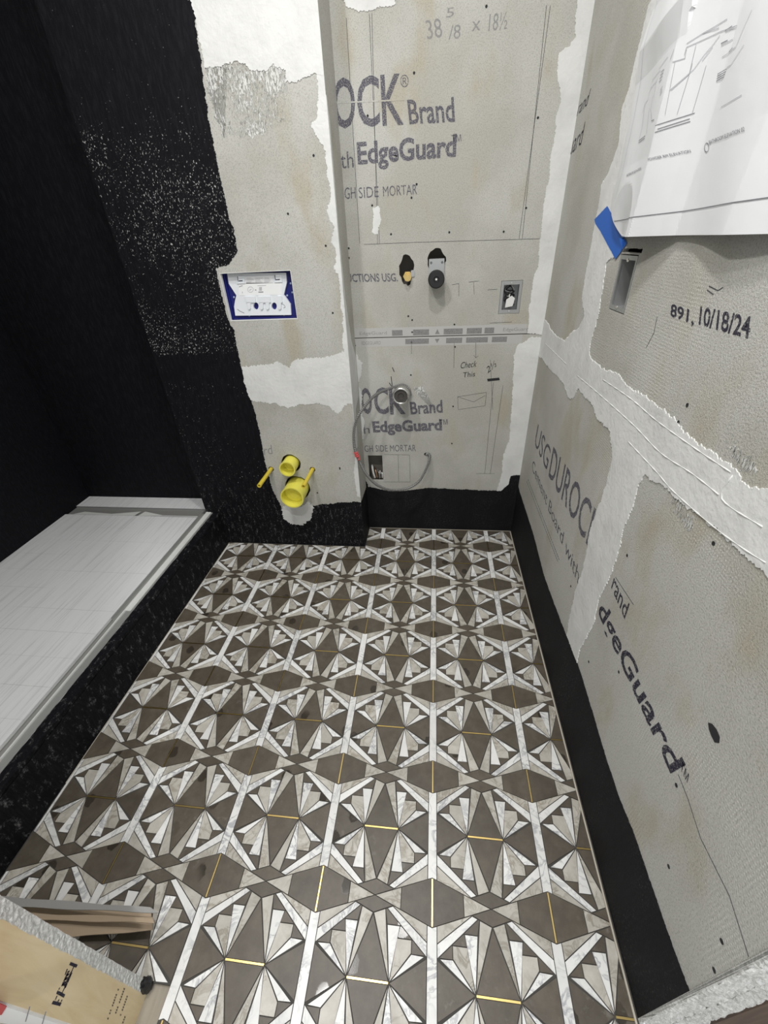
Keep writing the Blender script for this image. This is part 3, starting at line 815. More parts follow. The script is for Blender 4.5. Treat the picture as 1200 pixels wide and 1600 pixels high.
kr = RIGHT.pts([(800, 735), (806, 742), (812, 768), (833, 833), (850, 899), (867, 946), (885, 993), (904, 1040), (926, 1112), (946, 1180), (967, 1244), (990, 1300), (1016, 1376), (1042, 1452), (1066, 1516), (1079, 1552)]) + [(AE + .02, .95 * S), (AE + .02, -.02), (-YK - .02, -.02)]
patch('base_membrane', RIGHT, None, M_BLKD, 0, H_W + .0006, LR, wall_right, 0.0014, 22.0, raw=kr)

# ================================================================== WRITING ON THE BOARDS
HX = 0.0004
T = lambda s, bl, br, tl, m=M_INK, par=None, fr=BACK, bold=0.0: textpx('print_' + 'lettering', fr, s, bl, br, tl, m, par or wall_back, HX, bold)
T('O', (523, 202), (556, 200), (519, 122), M_INK, bold=.014)
T('C', (560, 200), (594, 197), (556, 120), M_INK, bold=.014)
T('K', (598, 197), (631, 195), (594, 117), M_INK, bold=.014)
lines('print_stencil_gap', BACK, [[(519, 161), (632, 156)]], M_BOARD, 0.0035, HX, HX + .0001, wall_back)
T('®', (626, 137), (639, 136), (625, 117))
T('Brand', (640, 195), (711, 191), (636, 156), bold=.018)
T('ith', (529, 264), (553, 262), (527, 238))
T('EdgeGuard', (560, 268), (712, 256), (557, 222), bold=.03)
T('™', (706, 222), (721, 221), (705, 211))
T('UGH', (530, 312), (556, 310), (529, 294))
T('SIDE', (561, 310), (592, 308), (560, 293))
T('MORTAR', (599, 307), (652, 304), (598, 291))
T('UCTIONS USG.', (543, 441), (622, 440), (541, 428), bold=.02)
T('O', (567, 648), (583, 646), (562, 607), bold=.025)
T('C', (586, 648), (608, 647), (583, 606), bold=.025)
T('K', (610, 648), (634, 647), (607, 606), bold=.025)
T('Brand', (642, 648), (692, 645), (640, 628), bold=.025)
T('h', (569, 678), (578, 677), (568, 665))
T('EdgeGuard', (584, 681), (691, 678), (581, 658), bold=.04)
T('™', (687, 664), (700, 663), (686, 656))
T('GH SIDE MORTAR', (570, 706), (650, 705), (569, 696))
# seam tape with its own print
zt = lambda x, y: BACK.pix(x, y)
tape_m = mat('pale_board_edge_tape', (0.50, 0.495, 0.48), 0.8)
slab('edge_tape', BACK, rect(XN + .003, 1.27 * S, ZSEAM + .0016, ZSEAM + .0016 + .13 * S), tape_m, 0, .0003, wall_back)
slab('edge_tape', BACK, rect(XN + .003, 1.22 * S, ZSEAM - .0016 - .125 * S, ZSEAM - .0016), tape_m, 0, .0003, wall_back)
z1, z2 = ZSEAM + .03 * S, ZSEAM - .10 * S
def tp(s, a, wd, z, hh=.06): return mk('print_lettering', *textvf(BACK, s, (a * S, z), ((a + wd) * S, z), (a * S, z + hh * S), .0006), M_INKL, wall_back)
tp('EdgeGuard', -1.22, .42, z1); tp('EdgeGuard', .93, .36, z1); tp('EDGEGUARD', -1.2, .3, z2, .05)
blocks = []
for k, (a, b) in enumerate([(-.72, -.56), (-.40, -.16), (.06, .34), (.40, .62), (.66, .80)]): blocks.append(slabvf(BACK, rect(a * S, b * S, z1 - .01 * S, z1 + .07 * S), [], .0003, .0005))
for a, b in [(-.52, -.16), (.10, .34), (.40, .72), (.78, 1.0)]: blocks.append(slabvf(BACK, rect(a * S, b * S, z2 - .005 * S, z2 + .07 * S), [], .0003, .0005))
blocks.append(slabvf(BACK, [(-.07 * S, z1), (.0 * S, z1), (-.035 * S, z1 + .07 * S)], [], .0003, .0005))
blocks.append(slabvf(BACK, [(-.07 * S, z2 + .06 * S), (-.035 * S, z2), (.0 * S, z2 + .06 * S)], [], .0003, .0005))
mk('print_blocks', *join(blocks), M_INKL, wall_back)
# pencil layout and notes
PL = [[(541, 28), (562, 381)], [(577, 21), (593, 381)], [(581, 21), (590, 381)], [(860, 8), (811, 373)], [(854, 8), (816, 373)], [(569, 382), (640, 379), (844, 373)],
      [(710, 529), (709, 575)], [(743.5, 530), (743.5, 559), (740, 555)], [(743.5, 559), (747, 556)], [(643, 532), (643, 553)], [(766, 562), (770, 640)], [(715, 620), (760, 613), (758, 634), (716, 640), (715, 620), (740, 628), (758, 618)],
      [(771, 598), (757.5, 740)], [(786, 602), (766, 740)], [(744, 740), (773, 740)], [(622, 711), (623, 752)], [(600, 710), (640, 711), (641, 753), (600, 753)],
      [(706, 445), (717, 443), (717, 463)], [(732, 441), (748, 439)], [(740, 441), (741, 460)], [(762, 453), (777, 452)], [(765, 505), (800, 503)]]
lines('pencil_line', BACK, PL, M_PENCIL, 0.0013, 0, .00035, wall_back)
def tn(s, bl, br, tl, m=M_INKL): return textpx('handwriting', BACK, s, bl, br, tl, m, wall_back, .0004)
tn('38', (668, 62), (692, 58), (664, 32)); tn('5', (697, 28), (709, 26), (698, 13)); tn('/8', (701, 62), (719, 60), (702, 40))
tn('x', (737, 49), (750, 47), (738, 34)); tn('18½', (763, 50), (792, 46), (765, 22))
tn('Check', (719, 576), (744, 573), (721, 566), M_MARKER); tn('This', (723, 590), (742, 588), (724, 582), M_MARKER)
tn('2½', (762, 584), (776, 572), (760, 574), M_MARKER)
slab('scribble', BACK, BACK.pts([(761, 592), (780, 590), (781, 594), (762, 596)]), M_MARKER, 0, .0004, wall_back)
lines('marker_scratch', BACK, [[(608, 598), (612, 604)], [(613, 574), (616, 581)], [(611, 588), (613, 604)]], M_MARKER, .003, 0, .0004, wall_back)
# bump-out
textpx('print_lettering', BUMP, 'rd', (413, 711), (426, 709), (411, 697), M_INKL, wall_bump, HX)
slab('knot_mark', BUMP, oval(*BUMP.pix(531, 732), .0035, .007, 10, .2, 3), M_MARKER, 0, .0004, wall_bump)
# right wall (text runs from the far corner towards the doorway)
TR = lambda s, bl, br, tl, m=M_INK, bold=0.0: textpx('print_lettering', RIGHT, s, bl, br, tl, m, wall_right, HX, bold)
TR('USG', (835, 694), (854, 736), (841, 662), M_INK)
TR('DUROCK', (857, 744), (929, 874), (865, 697), M_INK, .008)
TR('Cement Board with', (831, 733), (903, 913), (833, 717), M_INK)
dl = []
for k in range(34):
    for r_ in (0, 1):
        t0, t1 = k / 34, (k + .72) / 34
        dl.append([(823 + 49 * t0 + 2.2 * r_, 752 + 126 * t0 - 2.5 * r_), (823 + 49 * t1 + 2.2 * r_, 752 + 126 * t1 - 2.5 * r_)])
lines('print_small_row', RIGHT, dl, M_INK, .0022, 0, HX, wall_right)
TR('rand', (955, 918), (976, 968), (962, 895), M_INKD, .008)
TR('dgeGuard', (930, 962), (1041, 1213), (945, 936), M_INKD, .02)
TR('™', (1063, 1201), (1074, 1224), (1066, 1188), M_INKD)
TR('891,', (1047, 497), (1084, 511), (1049, 474), M_INKD, .02)
TR('10/18/24', (1092, 508), (1171, 530), (1095, 478), M_INKD, .02)
TR('rand', (901, 182), (917, 165), (907, 157), M_INKD); TR('uard', (889, 245), (908, 226), (895, 212), M_INKD)
lines('pencil_line', RIGHT, [[(1060, 1210), (1075, 1248), (1095, 1310), (1140, 1400), (1170, 1495)], [(962, 902), (990, 945)], [(1027, 495), (1022, 520), (1010, 543)], [(1108, 447), (1122, 454), (1130, 449)], [(1105, 453), (1115, 460)]], M_PENCIL, .0013, 0, .0004, wall_right)
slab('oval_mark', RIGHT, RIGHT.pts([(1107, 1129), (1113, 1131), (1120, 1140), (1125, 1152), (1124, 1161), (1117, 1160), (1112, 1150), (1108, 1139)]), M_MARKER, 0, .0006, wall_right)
# screw heads
def screws(fr, px, parent, r=.0034):
    o = mk('screw_heads', *join([lathevf(fr.w(*fr.pix(*q)), fr.n, [(-.001, r), (.0006, r), (.0006, r * .6), (.0001, 0)], 10) for q in px]), M_MARKER, parent)
    o['kind'] = 'stuff'
screws(BACK, [(647, 114), (574.5, 181), (840.5, 184), (822, 325), (581.5, 321), (611, 366), (702, 363), (787, 362), (651, 288), (643, 309), (540, 370), (760, 10), (545, 388), (545, 403), (638, 494), (644, 500), (710, 507), (644, 519), (552, 514), (711, 542), (643, 535), (555, 540), (642, 586), (708, 635), (706, 693)], wall_back)
screws(BUMP, [(450, 334), (490, 243), (509, 384), (520, 489), (496, 770)], wall_bump)
screws(RIGHT, [(1074, 633), (1060, 660), (1115, 849), (980, 868), (920, 1034), (967, 1050), (1057, 1227), (1045, 1354), (1128, 1471), (1116, 1516), (892, 916)], wall_right)

# ================================================================== THINGS
# ---- concealed cistern opening with protective cover
PZ0, PZ1 = plate_h[0][1], plate_h[2][1]; PX0, PX1 = plate_h[0][0], plate_h[1][0]
cx0, cz0 = (PX0 + PX1) / 2, (PZ0 + PZ1) / 2
cis = thing('cistern_service_frame', (cx0, YB + .03, PZ0), 'blue recessed cistern access frame with white hourglass cover above yellow pipes', 'access panel')
RC = Frame((0, YB + .022, 0), (1, 0, 0), (0, 0, 1), (0, -1, 0))
d = .004
mk('blue_tray', *join([slabvf(RC, rect(PX0 - d, PX1 + d, PZ0 - d, PZ1 + d), [], -.012, -.006),
    slabvf(RC, rect(PX0 - d, PX1 + d, PZ0 - d, PZ1 + d), [rect(PX0 + .006, PX1 - .006, PZ0 + .006, PZ1 - .003)], -.006, .001)]), M_BLUE, cis)
RQ = Frame((0, YB + .019, 0), (1, 0, 0), (0, 0, 1), (0, -1, 0))
def q_(x, y): return RQ.pix(340 + x / 9.23, 415 + y / 9.23)
def qs(*L): return [q_(*p) for p in L]
finger = [[q_(x + 38 * math.cos(t), 584 + 52 * math.sin(t)) for t in [k * math.pi / 10 for k in range(20)]] for x in (553, 815)]
slots = [qs((x + 8, y + 4), (x + 24, y + 4), (x + 30, y + 64), (x + 90, y + 60), (x + 90, y + 76), (x + 18, y + 80)) for x, y in ((275, 150), (812, 132))]
cover = slab('protective_cover', RQ, qs((138, 112), (160, 260), (270, 430), (252, 500), (238, 590), (255, 722), (1062, 712), (1052, 560), (955, 420), (998, 240), (985, 104)), M_WPL, -.009, 0, cis, holes=finger + slots)
M_LBL = mat('label_white', (.88, .89, .90), .5); M_PALE = mat('pale_grey_print', (.45, .47, .50), .6)
slab('label_panel', RQ, qs((300, 250), (920, 245), (930, 420), (310, 430)), M_LBL, 0, .0006, cover)
slab('print_panel', RQ, qs((405, 160), (800, 150), (805, 250), (410, 262)), M_LBL, 0, .0006, cover)
for P in (((395, 440), (545, 440), (555, 530), (425, 535)), ((590, 440), (760, 440), (770, 530), (600, 535)), ((860, 435), (930, 435), (940, 530), (870, 530))):
    slab('raised_panel', RQ, qs(*P), M_WPL, 0, .004, cover)
for k_, (x, y) in enumerate(((275, 150), (812, 132))):
    slab('clip', RQ, qs((x, y), (x + 115, y - 4), (x + 125, y + 105), (x + 12, y + 112)), M_WPL, 0, .003, cover, holes=[slots[k_]])
for x in (430, 610, 695, 870):
    slab('tooth', RQ, qs((x, 530), (x + 50, 530), (x + 52, 610), (x + 38, 632), (x + 20, 632), (x + 8, 610)), M_WPL, 0, .004, cover)
R = random.Random(8)
pl_ = [ribbonvf(RQ, qs((415 + 130 * c_, 180 + 15 * k), (415 + 130 * c_ + R.uniform(60, 110), 178 + 15 * k)), .0009, .0006, .0009) for k in range(5) for c_ in range(3)]
o = mk('label_fine_print', *join(pl_), M_PALE, cover); o['kind'] = 'stuff'
pd = [ribbonvf(RQ, [q_(475 + 40 * math.cos(t), 345 + 40 * math.sin(t)) for t in [k * math.pi / 10 for k in range(21)]], .0008, .0006, .0009), ribbonvf(RQ, qs((460, 360), (490, 335)), .001, .0006, .0009), ribbonvf(RQ, qs((540, 352), (560, 350)), .0024, .0006, .0009), ribbonvf(RQ, qs((590, 382), (660, 380)), .0028, .0006, .0009)]
pd += [ribbonvf(RQ, qs((575, 292), (700, 286)), .0009, .0006, .0009)] + [ribbonvf(RQ, qs((600, 315 + 14 * k), (640, 314 + 14 * k)), .0013, .0006, .0009) for k in range(4)] + [ribbonvf(RQ, qs((310, 310 - 6 * k), (360, 292 - 6 * k)), .0008, .0006, .0009) for k in range(2)] + [ribbonvf(RQ, qs((358, 375), (362, 400)), .0014, .0006, .0009)]
o = mk('label_print', *join(pd), M_PRINT, cover); o['kind'] = 'stuff'
mk('curved_arrow', *ribbonvf(RQ, qs((285, 628), (320, 655), (385, 685)), .002, 0, .0005), M_PRINT, cover)
mk('curved_arrow', *ribbonvf(RQ, qs((915, 550), (960, 565), (975, 600), (950, 610)), .0013, 0, .0005), M_PRINT, cover)
M_STUDB = mat('pale_blue_stud', (.35, .42, .62), .4)
for x, y in ((78, 170), (135, 420), (225, 460), (205, 710), (1045, 260), (1070, 390), (995, 435), (445, 725), (950, 715)):
    c = q_(x, y)
    lathe('rivet', RC.w(*c, -.006), RC.n, [(0, .0032), (.003, .0032), (.0040, .0018), (.0040, 0)], M_STUDB, cis, 12)
slab('opening_reveal', BUMP, rect(PX0 - .001, PX1 + .001, PZ0 - .001, PZ1 + .001), M_WHITE_G, -.0135, .0005, wall_bump, [rect(PX0 + .0008, PX1 - .0008, PZ0 + .0008, PZ1 - .0008)])

# ---- yellow pipe ends and bolt sleeves
def cup(name, c, r, L, label):
    o = thing(name, (c[0], YB, c[1]), label, 'pipe', None)
    B0 = (c[0], YB + .06, c[1]); ax = (0, -1, 0); t = .0035
    lathe('pipe_sleeve', B0, ax, [(0, r), (L + .06, r), (L + .06, r - t), (L + .012, r - t), (L + .012, 0)], M_YEL, o, 40, False)
    lathe('rim', (c[0], YB - L + .006, c[1]), ax, [(0, r), (0, r + .0016), (.006, r + .0016), (.006, r)], M_YEL, o, 40)
    lathe('stopper', (c[0], YB - L + .052, c[1]), ax, [(0, 0), (0, r - t - .001), (.008, r - t - .001), (.010, r * .6), (.007, r * .55), (.007, 0)], M_YEL, o, 40)
    return o
cup('waste_pipe', bigc, .192 * S, .34 * S, 'large yellow plastic waste pipe end sticking out beneath the smaller yellow pipe')
cup('flush_pipe', smlc, .128 * S, .22 * S, 'small yellow plastic flush pipe end between the two thin yellow sleeves')
for k, c in enumerate(rods):
    lb = ['thin yellow bolt sleeve sticking out at the edge of the black membrane', 'thin yellow bolt sleeve sticking out above the large yellow pipe, on bare board'][k]
    o = thing('bolt_sleeve', (c[0], YB, c[1]), lb, 'bolt sleeve', 'yellow bolt sleeves')
    L = .58 * S; r = .034 * S
    lathe('sleeve', (c[0], YB + .03, c[1]), (0, -1, 0), [(0, r), (L * .55, r * .92), (L + .03, r), (L + .03, r * .6), (L + .015, r * .6), (L + .015, 0)], M_YELR, o, 18)

# ---- capped water stub and brass stub in the two ragged holes
o = thing('brass_supply_stub', (-.487 * S, YK, 4.36 * S), 'small brass pipe stub in the narrow ragged hole beside the capped valve', 'pipe fitting')
c = (-.475 * S, YK + .05, 4.385 * S)
lathe('stub_pipe', c, (0.02, -1, -0.05), [(0, .009), (.05, .009), (.05, .0125), (.066, .0125), (.066, .008), (.075, .008), (.075, 0)], M_BRASS, o, 20)
lathe('hex_nut', (c[0], YK + .012, c[2]), (0.02, -1, -0.05), [(0, 0), (0, .0165), (.013, .0165), (.013, 0)], M_BRASS, o, 6)
box('lug', c[0] + .012, c[0] + .026, YK - .004, YK + .012, c[2] - .004, c[2] + .018, M_GREYM, o, .002)
o = thing('capped_valve', (-.07 * S, YK, 4.36 * S), 'black round capped valve on grey bracket in the wider ragged hole', 'valve')
cz = 4.345 * S; cx = -.07 * S
box('bracket', cx - .105 * S, cx + .105 * S, YK + .004, YK + .05, cz, cz + .235 * S, M_GREYM, o, .0025)
slab('bracket_plate', BACK, rect(cx - .105 * S, cx + .105 * S, cz, cz + .235 * S), M_GREYM, -.005, .010, o, [oval(cx + k_ * .075 * S, cz + .19 * S, .0042, .0042, 12) for k_ in (-1, 1)])
lathe('collar', (cx, YK - .002, cz), (0, -1, 0), [(0, 0), (0, .0275), (.034, .0275), (.034, 0)], M_GREYM, o, 32)
lathe('cap', (cx, YK - .030, cz), (0, -1, 0), [(0, 0), (0, .0285), (.024, .0285), (.028, .025), (.028, .010), (.025, .008), (.025, 0)], M_HOLE, o, 32)
lathe('centre_pin', (cx, YK - .054, cz), (0, -1, 0), [(0, 0), (0, .004), (.003, .003), (.003, 0)], M_WIREW, o, 14)

# ---- electrical boxes
def ebox_thing(fr, a0, a1, b0, b1, label, q):
    o = thing('electrical_box', fr.w((a0 + a1) / 2, b0, 0), label, 'electrical box')
    h0, h1 = -.055, -.003
    rr = [(a, b) for a, b in rect(a0, a1, b0, b1)]
    t = .0035
    mk('box_shell', *join([slabvf(fr, rr, [rect(a0 + t, a1 - t, b0 + t, b1 - t)], h0, h1), slabvf(fr, rr, [], h0 - .003, h0)]), M_GREYM, o)
    mk('mounting_ring', *join([slabvf(fr, rect(a0 - .001, a1 + .001, b0 - .001, b1 + .001), [rect(a0 + q, a1 - q, b0 + q * 1.3, b1 - q * 1.3)], h1, h1 + .003)]), M_GREYM, o)
    for bb in (b0 + .007, b1 - .007):
        lathe('screw', fr.w((a0 + a1) / 2, bb, h1 + .003), fr.n, [(0, 0), (0, .004), (.002, .0035), (.002, 0)], M_CHROME, o, 12)
    return o
o = ebox_thing(BACK, ebox[0][0] + .002, ebox[1][0] - .002, ebox[0][1] + .002, ebox[2][1] - .002, 'small steel box with coiled wires inside, on the wall right of the capped valve', .0085)
ea, eb = (ebox[0][0] + ebox[1][0]) / 2, (ebox[0][1] + ebox[2][1]) / 2
R = random.Random(4)
for k in range(5):
    pts = [BACK.w(ea + R.uniform(-.02, .02), eb + (.034 - .010 * j) + R.uniform(-.004, .004), -.045 + .004 * j + R.uniform(0, .012)) for j in range(7)]
    tube('wire', catmull(pts, 5), .0022, [M_HOLE, M_WIREW, M_HOLE, M_GREYM, M_HOLE][k], o, 6)
slab('wire_tag', BACK, [(ea - .014, eb - .034), (ea + .012, eb - .030), (ea + .018, eb - .004), (ea + .006, eb + .004), (ea - .012, eb - .008)], M_WIREW, -.012, -.009, o)
o = ebox_thing(RIGHT, ra0 + .003, ra1 - .003, rb0 + .003, rb1 - .003, 'empty narrow steel electrical box below the blue tape strip', .0055)
R = random.Random(5)

# ---- wires in the square cut-out
o = thing('wire_bundle', (-1.1 * S, YK + .03, 1.07 * S), 'bare copper and white wires showing inside the dark square wall opening', 'wires')
for k in range(4):
    pts = [(-1.19 * S + .012 * k, YK + .05, 1.30 * S - .01 * k), (-1.17 * S + .013 * k, YK + .02, 1.32 * S - .012 * k), (-1.15 * S + .014 * k, YK + .008, 1.22 * S), (-1.13 * S + .012 * k, YK + .012, 1.12 * S), (-1.14 * S + .012 * k, YK + .03, 1.075 * S)]
    tube('wire', catmull(pts, 6), .003 if k % 2 else .0045, [M_WIREW, M_COPPER, M_GREYM, M_WIREW][k], o, 8)

# ---- chrome stub and flexible conduit
o = thing('round_valve_stub', (-.575 * S, YK, 2.80 * S), 'short round pipe stub with shiny collar and dark end, where the conduit loop starts', 'pipe fitting')
cc = (-.575 * S, YK, 2.795 * S)
lathe('stub_body', (cc[0], YK + .03, cc[2]), (0, -1, 0), [(0, 0), (0, .010), (.04, .010), (.04, .024), (.10, .027), (.10, 0)], M_GREYM, o, 28)
lathe('shiny_collar', (cc[0], YK - .070, cc[2]), (0, -1, 0), [(0, .027), (0, .033), (.030, .034), (.036, .032), (.036, .026), (.030, .026)], M_CHROME, o, 36, True)
lathe('dark_end', (cc[0], YK - .070, cc[2]), (0, -1, 0), [(0, 0), (0, .026), (.032, .026), (.032, .012), (.029, .010), (.029, 0)], mat('dark_rubber_face', (.06, .055, .05), .6), o, 32)
z8 = [(735, 420, .03), (722, 355, .09), (690, 318, .13), (640, 304, .16), (580, 315, .18), (520, 335, .20), (400, 380, .28), (300, 450, .44), (200, 570, .60), (130, 680, .70), (95, 820, .74), (95, 960, .74), (115, 1060, .72), (160, 1170, .68), (220, 1290, .62), (300, 1390, .56), (380, 1450, .50), (480, 1490, .45), (600, 1495, .40), (720, 1470, .34), (830, 1400, .28), (900, 1290, .21), (940, 1190, .15), (955, 1110, .08), (935, 1085, .02), (920, 1090, -.03)]
pts = []
for a, b, off in z8:
    fr = Frame((0, YK - off * S, 0), (1, 0, 0), (0, 0, 1), (0, -1, 0))
    pts.append(fr.w(*fr.pix(540 + a / 7.27, 560 + b / 7.27)))
path = resample(catmull(pts, 24), .0019)
cd = thing('flexible_conduit', pts[0], 'thin ribbed metal conduit looping down the recess wall to a small hole', 'conduit')
tube('ribbed_sheath', path, lambda i: .0068 if i % 4 in (1, 2) else .0036, mat('dull_conduit_steel', (0.27, 0.27, 0.265), 0.5, 0.6), cd, 8)
for p_ in cd.children[0].data.polygons: p_.use_smooth = False
k0 = min(range(len(path)), key=lambda i: (path[i] - pts[12]).length)
tpx = path[k0:k0 + 14]
tube('red_tape_wrap', tpx, lambda i: .0085 + .001 * math.sin(i * 1.3), M_RED, cd, 8)
fl = tpx[10]
mk('red_tape_tail', [fl, fl + Vector((.010, -.004, .004)), fl + Vector((.012, -.004, -.018)), fl + Vector((.002, -.002, -.022)), fl + Vector((0, .001, 0)), fl + Vector((.010, -.003, .004)), fl + Vector((.012, -.003, -.018)), fl + Vector((.002, -.001, -.022))],
   [(0, 1, 2, 3), (7, 6, 5, 4), (0, 4, 5, 1), (1, 5, 6, 2), (2, 6, 7, 3), (3, 7, 4, 0)], M_RED, cd)

# ---- drawing sheet taped to the right wall
aR, zB, zT = 0.15 * S, 4.755 * S, 7.1 * S
LE = sorted([(q[1], q[0]) for q in RIGHT.pts([(1030, 0), (1020, 40), (1012, 80), (1003, 130), (993, 187), (982, 235), (973, 277), (964, 302), (962, 320), (970, 345), (980, 370)])])
def pleft(b):
    if b <= LE[0][0]: return LE[0][1]
    for (b0, a0), (b1, a1) in zip(LE[:-1], LE[1:]):
        if b <= b1: return a0 + (a1 - a0) * (b - b0) / max(b1 - b0, 1e-6)
    return LE[-1][1]
def fdist(a, b, P, Q):
    P, Q = Vector(P), Vector(Q); dd = (Q - P).normalized()
    return (Vector((a, b)) - P).dot(Vector((dd.y, -dd.x)))
F1 = RIGHT.pts([(1111, 0), (1015, 367)]); F2 = RIGHT.pts([(1200, 243), (1160, 357)]); F3 = RIGHT.pts([(1096, 0), (1018, 73)])
def poff(a, b):
    d1 = -fdist(a, b, *F1); d2 = -fdist(a, b, *F2); d3 = fdist(a, b, *F3)
    tri = lambda d, l, r: max(0.0, 1 + d / l) if d < 0 else max(0.0, 1 - d / r)
    o = .003 + .030 * tri(d1, .26, .12) + .012 * tri(d2, .2, .14)
    if a < F1[1][0] + .02: o += .007 * tri(d3, .05, .05)
    o += .004 * max(0.0, 1 - (b - zB) / .12) * (1 + math.sin(a * 14))
    o += .0015 * math.sin(a * 31 + b * 17) + .0015
    k = min(1.0, math.hypot(a - LE[0][1], b - zB) / .09)
    return o * (.3 + .7 * k)
V, F = [], []; na, nb = 210, 150
for j in range(nb + 1):
    b = zB + (zT - zB) * j / nb; l0 = pleft(b)
    for i in range(na + 1):
        a = l0 + (aR - l0) * i / na
        V.append(RIGHT.w(a, b, poff(a, b)))
for j in range(nb):
    for i in range(na):
        s = j * (na + 1) + i; F.append((s, s + 1, s + na + 2, s + na + 1))
n0 = len(V)
V += [v - RIGHT.n * .0004 for v in V]
F += [tuple(q + n0 for q in reversed(f)) for f in F]
per = [i for i in range(na + 1)] + [j * (na + 1) + na for j in range(1, nb + 1)] + [nb * (na + 1) + i for i in range(na - 1, -1, -1)] + [j * (na + 1) for j in range(nb - 1, 0, -1)]
F += [(per[k], per[(k + 1) % len(per)], per[(k + 1) % len(per)] + n0, per[k] + n0) for k in range(len(per))]
sh = thing('drawing_sheet', RIGHT.w(-1.6 * S, zB, 0), 'creased white architectural drawing sheet hung on the right wall', 'paper')
mk('paper_sheet', V, F, M_PAPER, sh)
def onpaper(P, wd, px=True):
    out = []
    for L in P:
        Q = RIGHT.pts(L) if px else L
        R_ = []
        for p, q in zip(Q[:-1], Q[1:]):
            k = max(1, int((Vector(q) - Vector(p)).length / .012))
            R_ += [(p[0] + (q[0] - p[0]) * t / k, p[1] + (q[1] - p[1]) * t / k) for t in range(k)]
        R_.append(Q[-1])
        Vv, Ff = [], []
        for p, q in zip(R_[:-1], R_[1:]):
            p, q = Vector(p), Vector(q); dd = q - p
            if dd.length < 1e-7: continue
            nn = Vector((-dd.y, dd.x)).normalized() * wd / 2; s = len(Vv)
            for c in (p - nn, q - nn, q + nn, p + nn): Vv.append(RIGHT.w(c.x, c.y, poff(c.x, c.y) + .0007))
            Ff.append((s, s + 1, s + 2, s + 3))
        out.append((Vv, Ff))
    return join(out)
M_PLAN = mat('plan_ink', (.16, .165, .18), .8); M_PLANL = mat('pale_plan_ink', (.42, .425, .45), .8)
mk('sheet_border', *onpaper([[(972, 345), (1200, 311), (1240, 305)]], .0012), M_PLAN, sh)
mk('sheet_border', *onpaper([[(1036, 0), (1019, 80), (1002, 187), (983, 280), (974, 310)]], .0010), M_PLANL, sh)
z6 = lambda *L: [(1000 + x / 6, y / 6) for x, y in L]
D1 = [z6((345, 630), (465, 512)), z6((240, 740), (370, 640)), z6((218, 822), (320, 745), (345, 690)), z6((218, 822), (190, 930), (155, 955), (120, 1050)), z6((310, 760), (290, 900)), z6((270, 880), (255, 1010), (290, 1110)),
      z6((730, 300), (840, 250)), z6((625, 390), (740, 290), (905, 168)), z6((620, 425), (840, 290), (975, 230)), z6((600, 500), (620, 425)), z6((525, 560), (600, 530), (620, 440)), z6((680, 400), (610, 680), (490, 830)), z6((840, 320), (790, 400), (720, 500), (640, 640), (480, 830)), z6((780, 430), (700, 560)),
      z6((540, 560), (430, 1060)), z6((640, 580), (500, 1060)), z6((720, 600), (590, 1050)), z6((1140, 80), (1040, 280), (975, 420)), z6((1065, 410), (920, 600), (870, 630)), z6((880, 290), (975, 230)), z6((840, 420), (930, 360)), z6((835, 530), (970, 430)), z6((820, 1000), (1065, 880)),
      z6((150, 960), (135, 1180), (105, 1300)), z6((230, 1000), (215, 1240))]
o = mk('plan_drawing', *onpaper(D1, .0008), M_PLANL, sh); o['kind'] = 'stuff'
D2 = [z6((355, 1162), (605, 1052)), z6((370, 1195), (570, 1105)), z6((350, 1225), (570, 1130)), z6((100, 1310), (195, 1262)), z6((100, 1330), (190, 1285)), z6((285, 1120), (330, 1105)), z6((500, 540), (540, 440))] + [z6((790 - 5 * k, 690 + 22 * k), (870 - 10 * k, 640 + 25 * k)) for k in range(4)] + [z6((380 - 6 * k, 660 + 32 * k), (425 - 8 * k, 630 + 32 * k)) for k in range(4)] + [z6((390, 830 + 25 * k), (420, 790 + 25 * k)) for k in range(3)] + [z6((890, 480), (930, 440)), z6((840, 400), (890, 370)), z6((880, 280), (935, 235))]
o = mk('plan_notes', *onpaper(D2, .0009), M_PLAN, sh); o['kind'] = 'stuff'
def ptext(s, bl, br, tl):
    Vt, Ft = textvf(RIGHT, s, RIGHT.pix(*bl), RIGHT.pix(*br), RIGHT.pix(*tl), 0)
    Vt = [RIGHT.w(v.dot(RIGHT.u), v.z, poff(v.dot(RIGHT.u), v.z) + .0009) for v in Vt]
    mk('plan_title', Vt, Ft, M_PLAN, sh)
ptext('INTERIOR ELEVATION', (997, 275), (1030, 263), (997, 271)); ptext('POWDER RM ELEVATION', (1047, 249), (1092, 237), (1046, 245))
ptext('BATHROOM ELEVATION 02', (1117, 225), (1186, 203), (1116, 219))
mk('title_circle', *onpaper([[(1112 + 4 * math.cos(t), 230 + 7 * math.sin(t)) for t in [k * math.pi / 8 for k in range(17)]]], .001), M_PLAN, sh)
# blue tape
tp_ = RIGHT.pts([(950, 322), (930, 343), (932, 350), (940, 362), (963, 405), (981, 380), (968, 352)])
Vt, Ft = slabvf(RIGHT, ragged(tp_, .0006, .004, 2), [], 0, 1)
n_ = len(Vt) // 2; Vn = []
for i in range(2 * n_):
    a = Vt[i].dot(RIGHT.u); b = Vt[i].z
    on = b >= zB - .004 and a >= pleft(b) - .010
    h = (poff(a, b) + .0012) if on else .0022
    Vn.append(RIGHT.w(a, b, h if i < n_ else h - .0005))
tg = mk('tape_strip', Vn, Ft, M_TAPE, None, base=RIGHT.w(*tp_[4], .002))
tag(tg, "blue painter's tape strip holding the corner of the drawing sheet", 'tape')

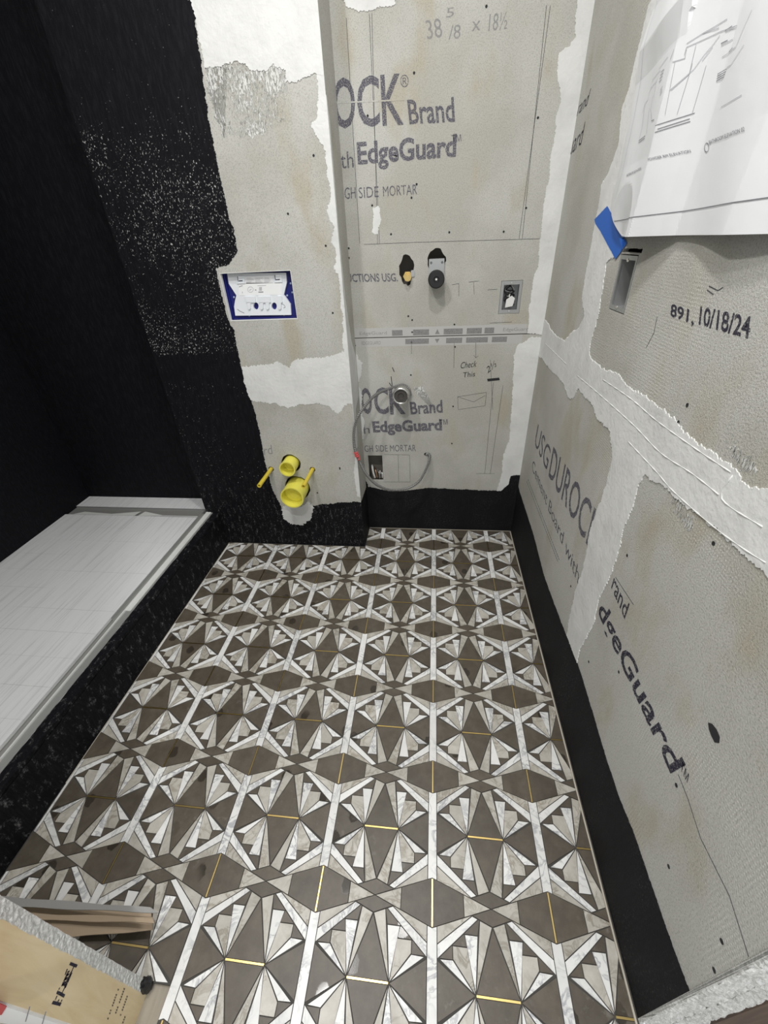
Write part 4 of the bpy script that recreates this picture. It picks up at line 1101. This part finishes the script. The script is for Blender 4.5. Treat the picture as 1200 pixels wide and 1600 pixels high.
# ---- stack of cardboard sheets behind the door jamb
CS = [(.36, (0, 1400), (235, 1418), (0, 1416), (247, 1426)), (.27, (0, 1426), (238, 1433), (0, 1436), (241, 1442)), (.15, (0, 1408), (236, 1426), (0, 1474), (238, 1453))]
lbs = ['grey-faced cardboard sheet, topmost in the small stack behind the wooden jamb', 'brown cardboard sheet directly under the grey-faced one in the stack', 'brown cardboard sheet lying lowest in the stack behind the jamb']
def onz(x, y, z):
    d_ = ray(x, y); return CP + d_ * ((z - CP.z) / d_.z)
for k, (zr, bl, br, fl_, frr) in enumerate(CS):
    V, F = [], []; n = 26; th_ = .0035
    for i in range(n + 1):
        t = i / n
        z = (.03 * (3 - k) + (zr - .03 * (3 - k)) * min(1, .05 + 1.05 * t) ** .8 + .010 * math.sin(6 * t + 2 * k) * t) * S
        e = lambda P, Q: onz(P[0] + (Q[0] - P[0]) * t, P[1] + (Q[1] - P[1]) * t + .8 * math.sin(13 * t + 3 * k + P[1]), z)
        b0, f0 = e(bl, br), e(fl_, frr)
        f0.y = max(f0.y, -.668 * S)
        for zz in (0, th_): V += [(f0.x, f0.y, z - zz), (b0.x, b0.y, z - zz)]
    for i in range(n):
        a = i * 4; b = a + 4
        F += [(a, b, b + 1, a + 1), (a + 2, a + 3, b + 3, b + 2), (a, a + 2, b + 2, b), (a + 1, b + 1, b + 3, a + 3)]
    F += [(0, 1, 3, 2), (n * 4, n * 4 + 2, n * 4 + 3, n * 4 + 1)]
    o = mk('cardboard_sheet', V, F, [M_CARDT, M_CARD, M_CARD][k], None, base=(V[0][0], V[0][1], .001))
    tag(o, lbs[k], 'cardboard', 'stacked cardboard sheets')

# ---- downlights (ceiling, out of the picture)
for i, (lx, ly, pw) in enumerate(LAMPS):
    o = thing('recessed_downlight', (lx * S, ly * S, CEIL), ['round recessed ceiling downlight in front of the bump-out wall', 'round recessed ceiling downlight over the middle of the mosaic floor', 'round recessed ceiling downlight outside the doorway'][i], 'ceiling light')
    lathe('trim_ring', (lx * S, ly * S, CEIL - .006), (0, 0, 1), [(0, .060), (0, .080), (.006, .082), (.006, .060)], M_CEIL, o, 32)
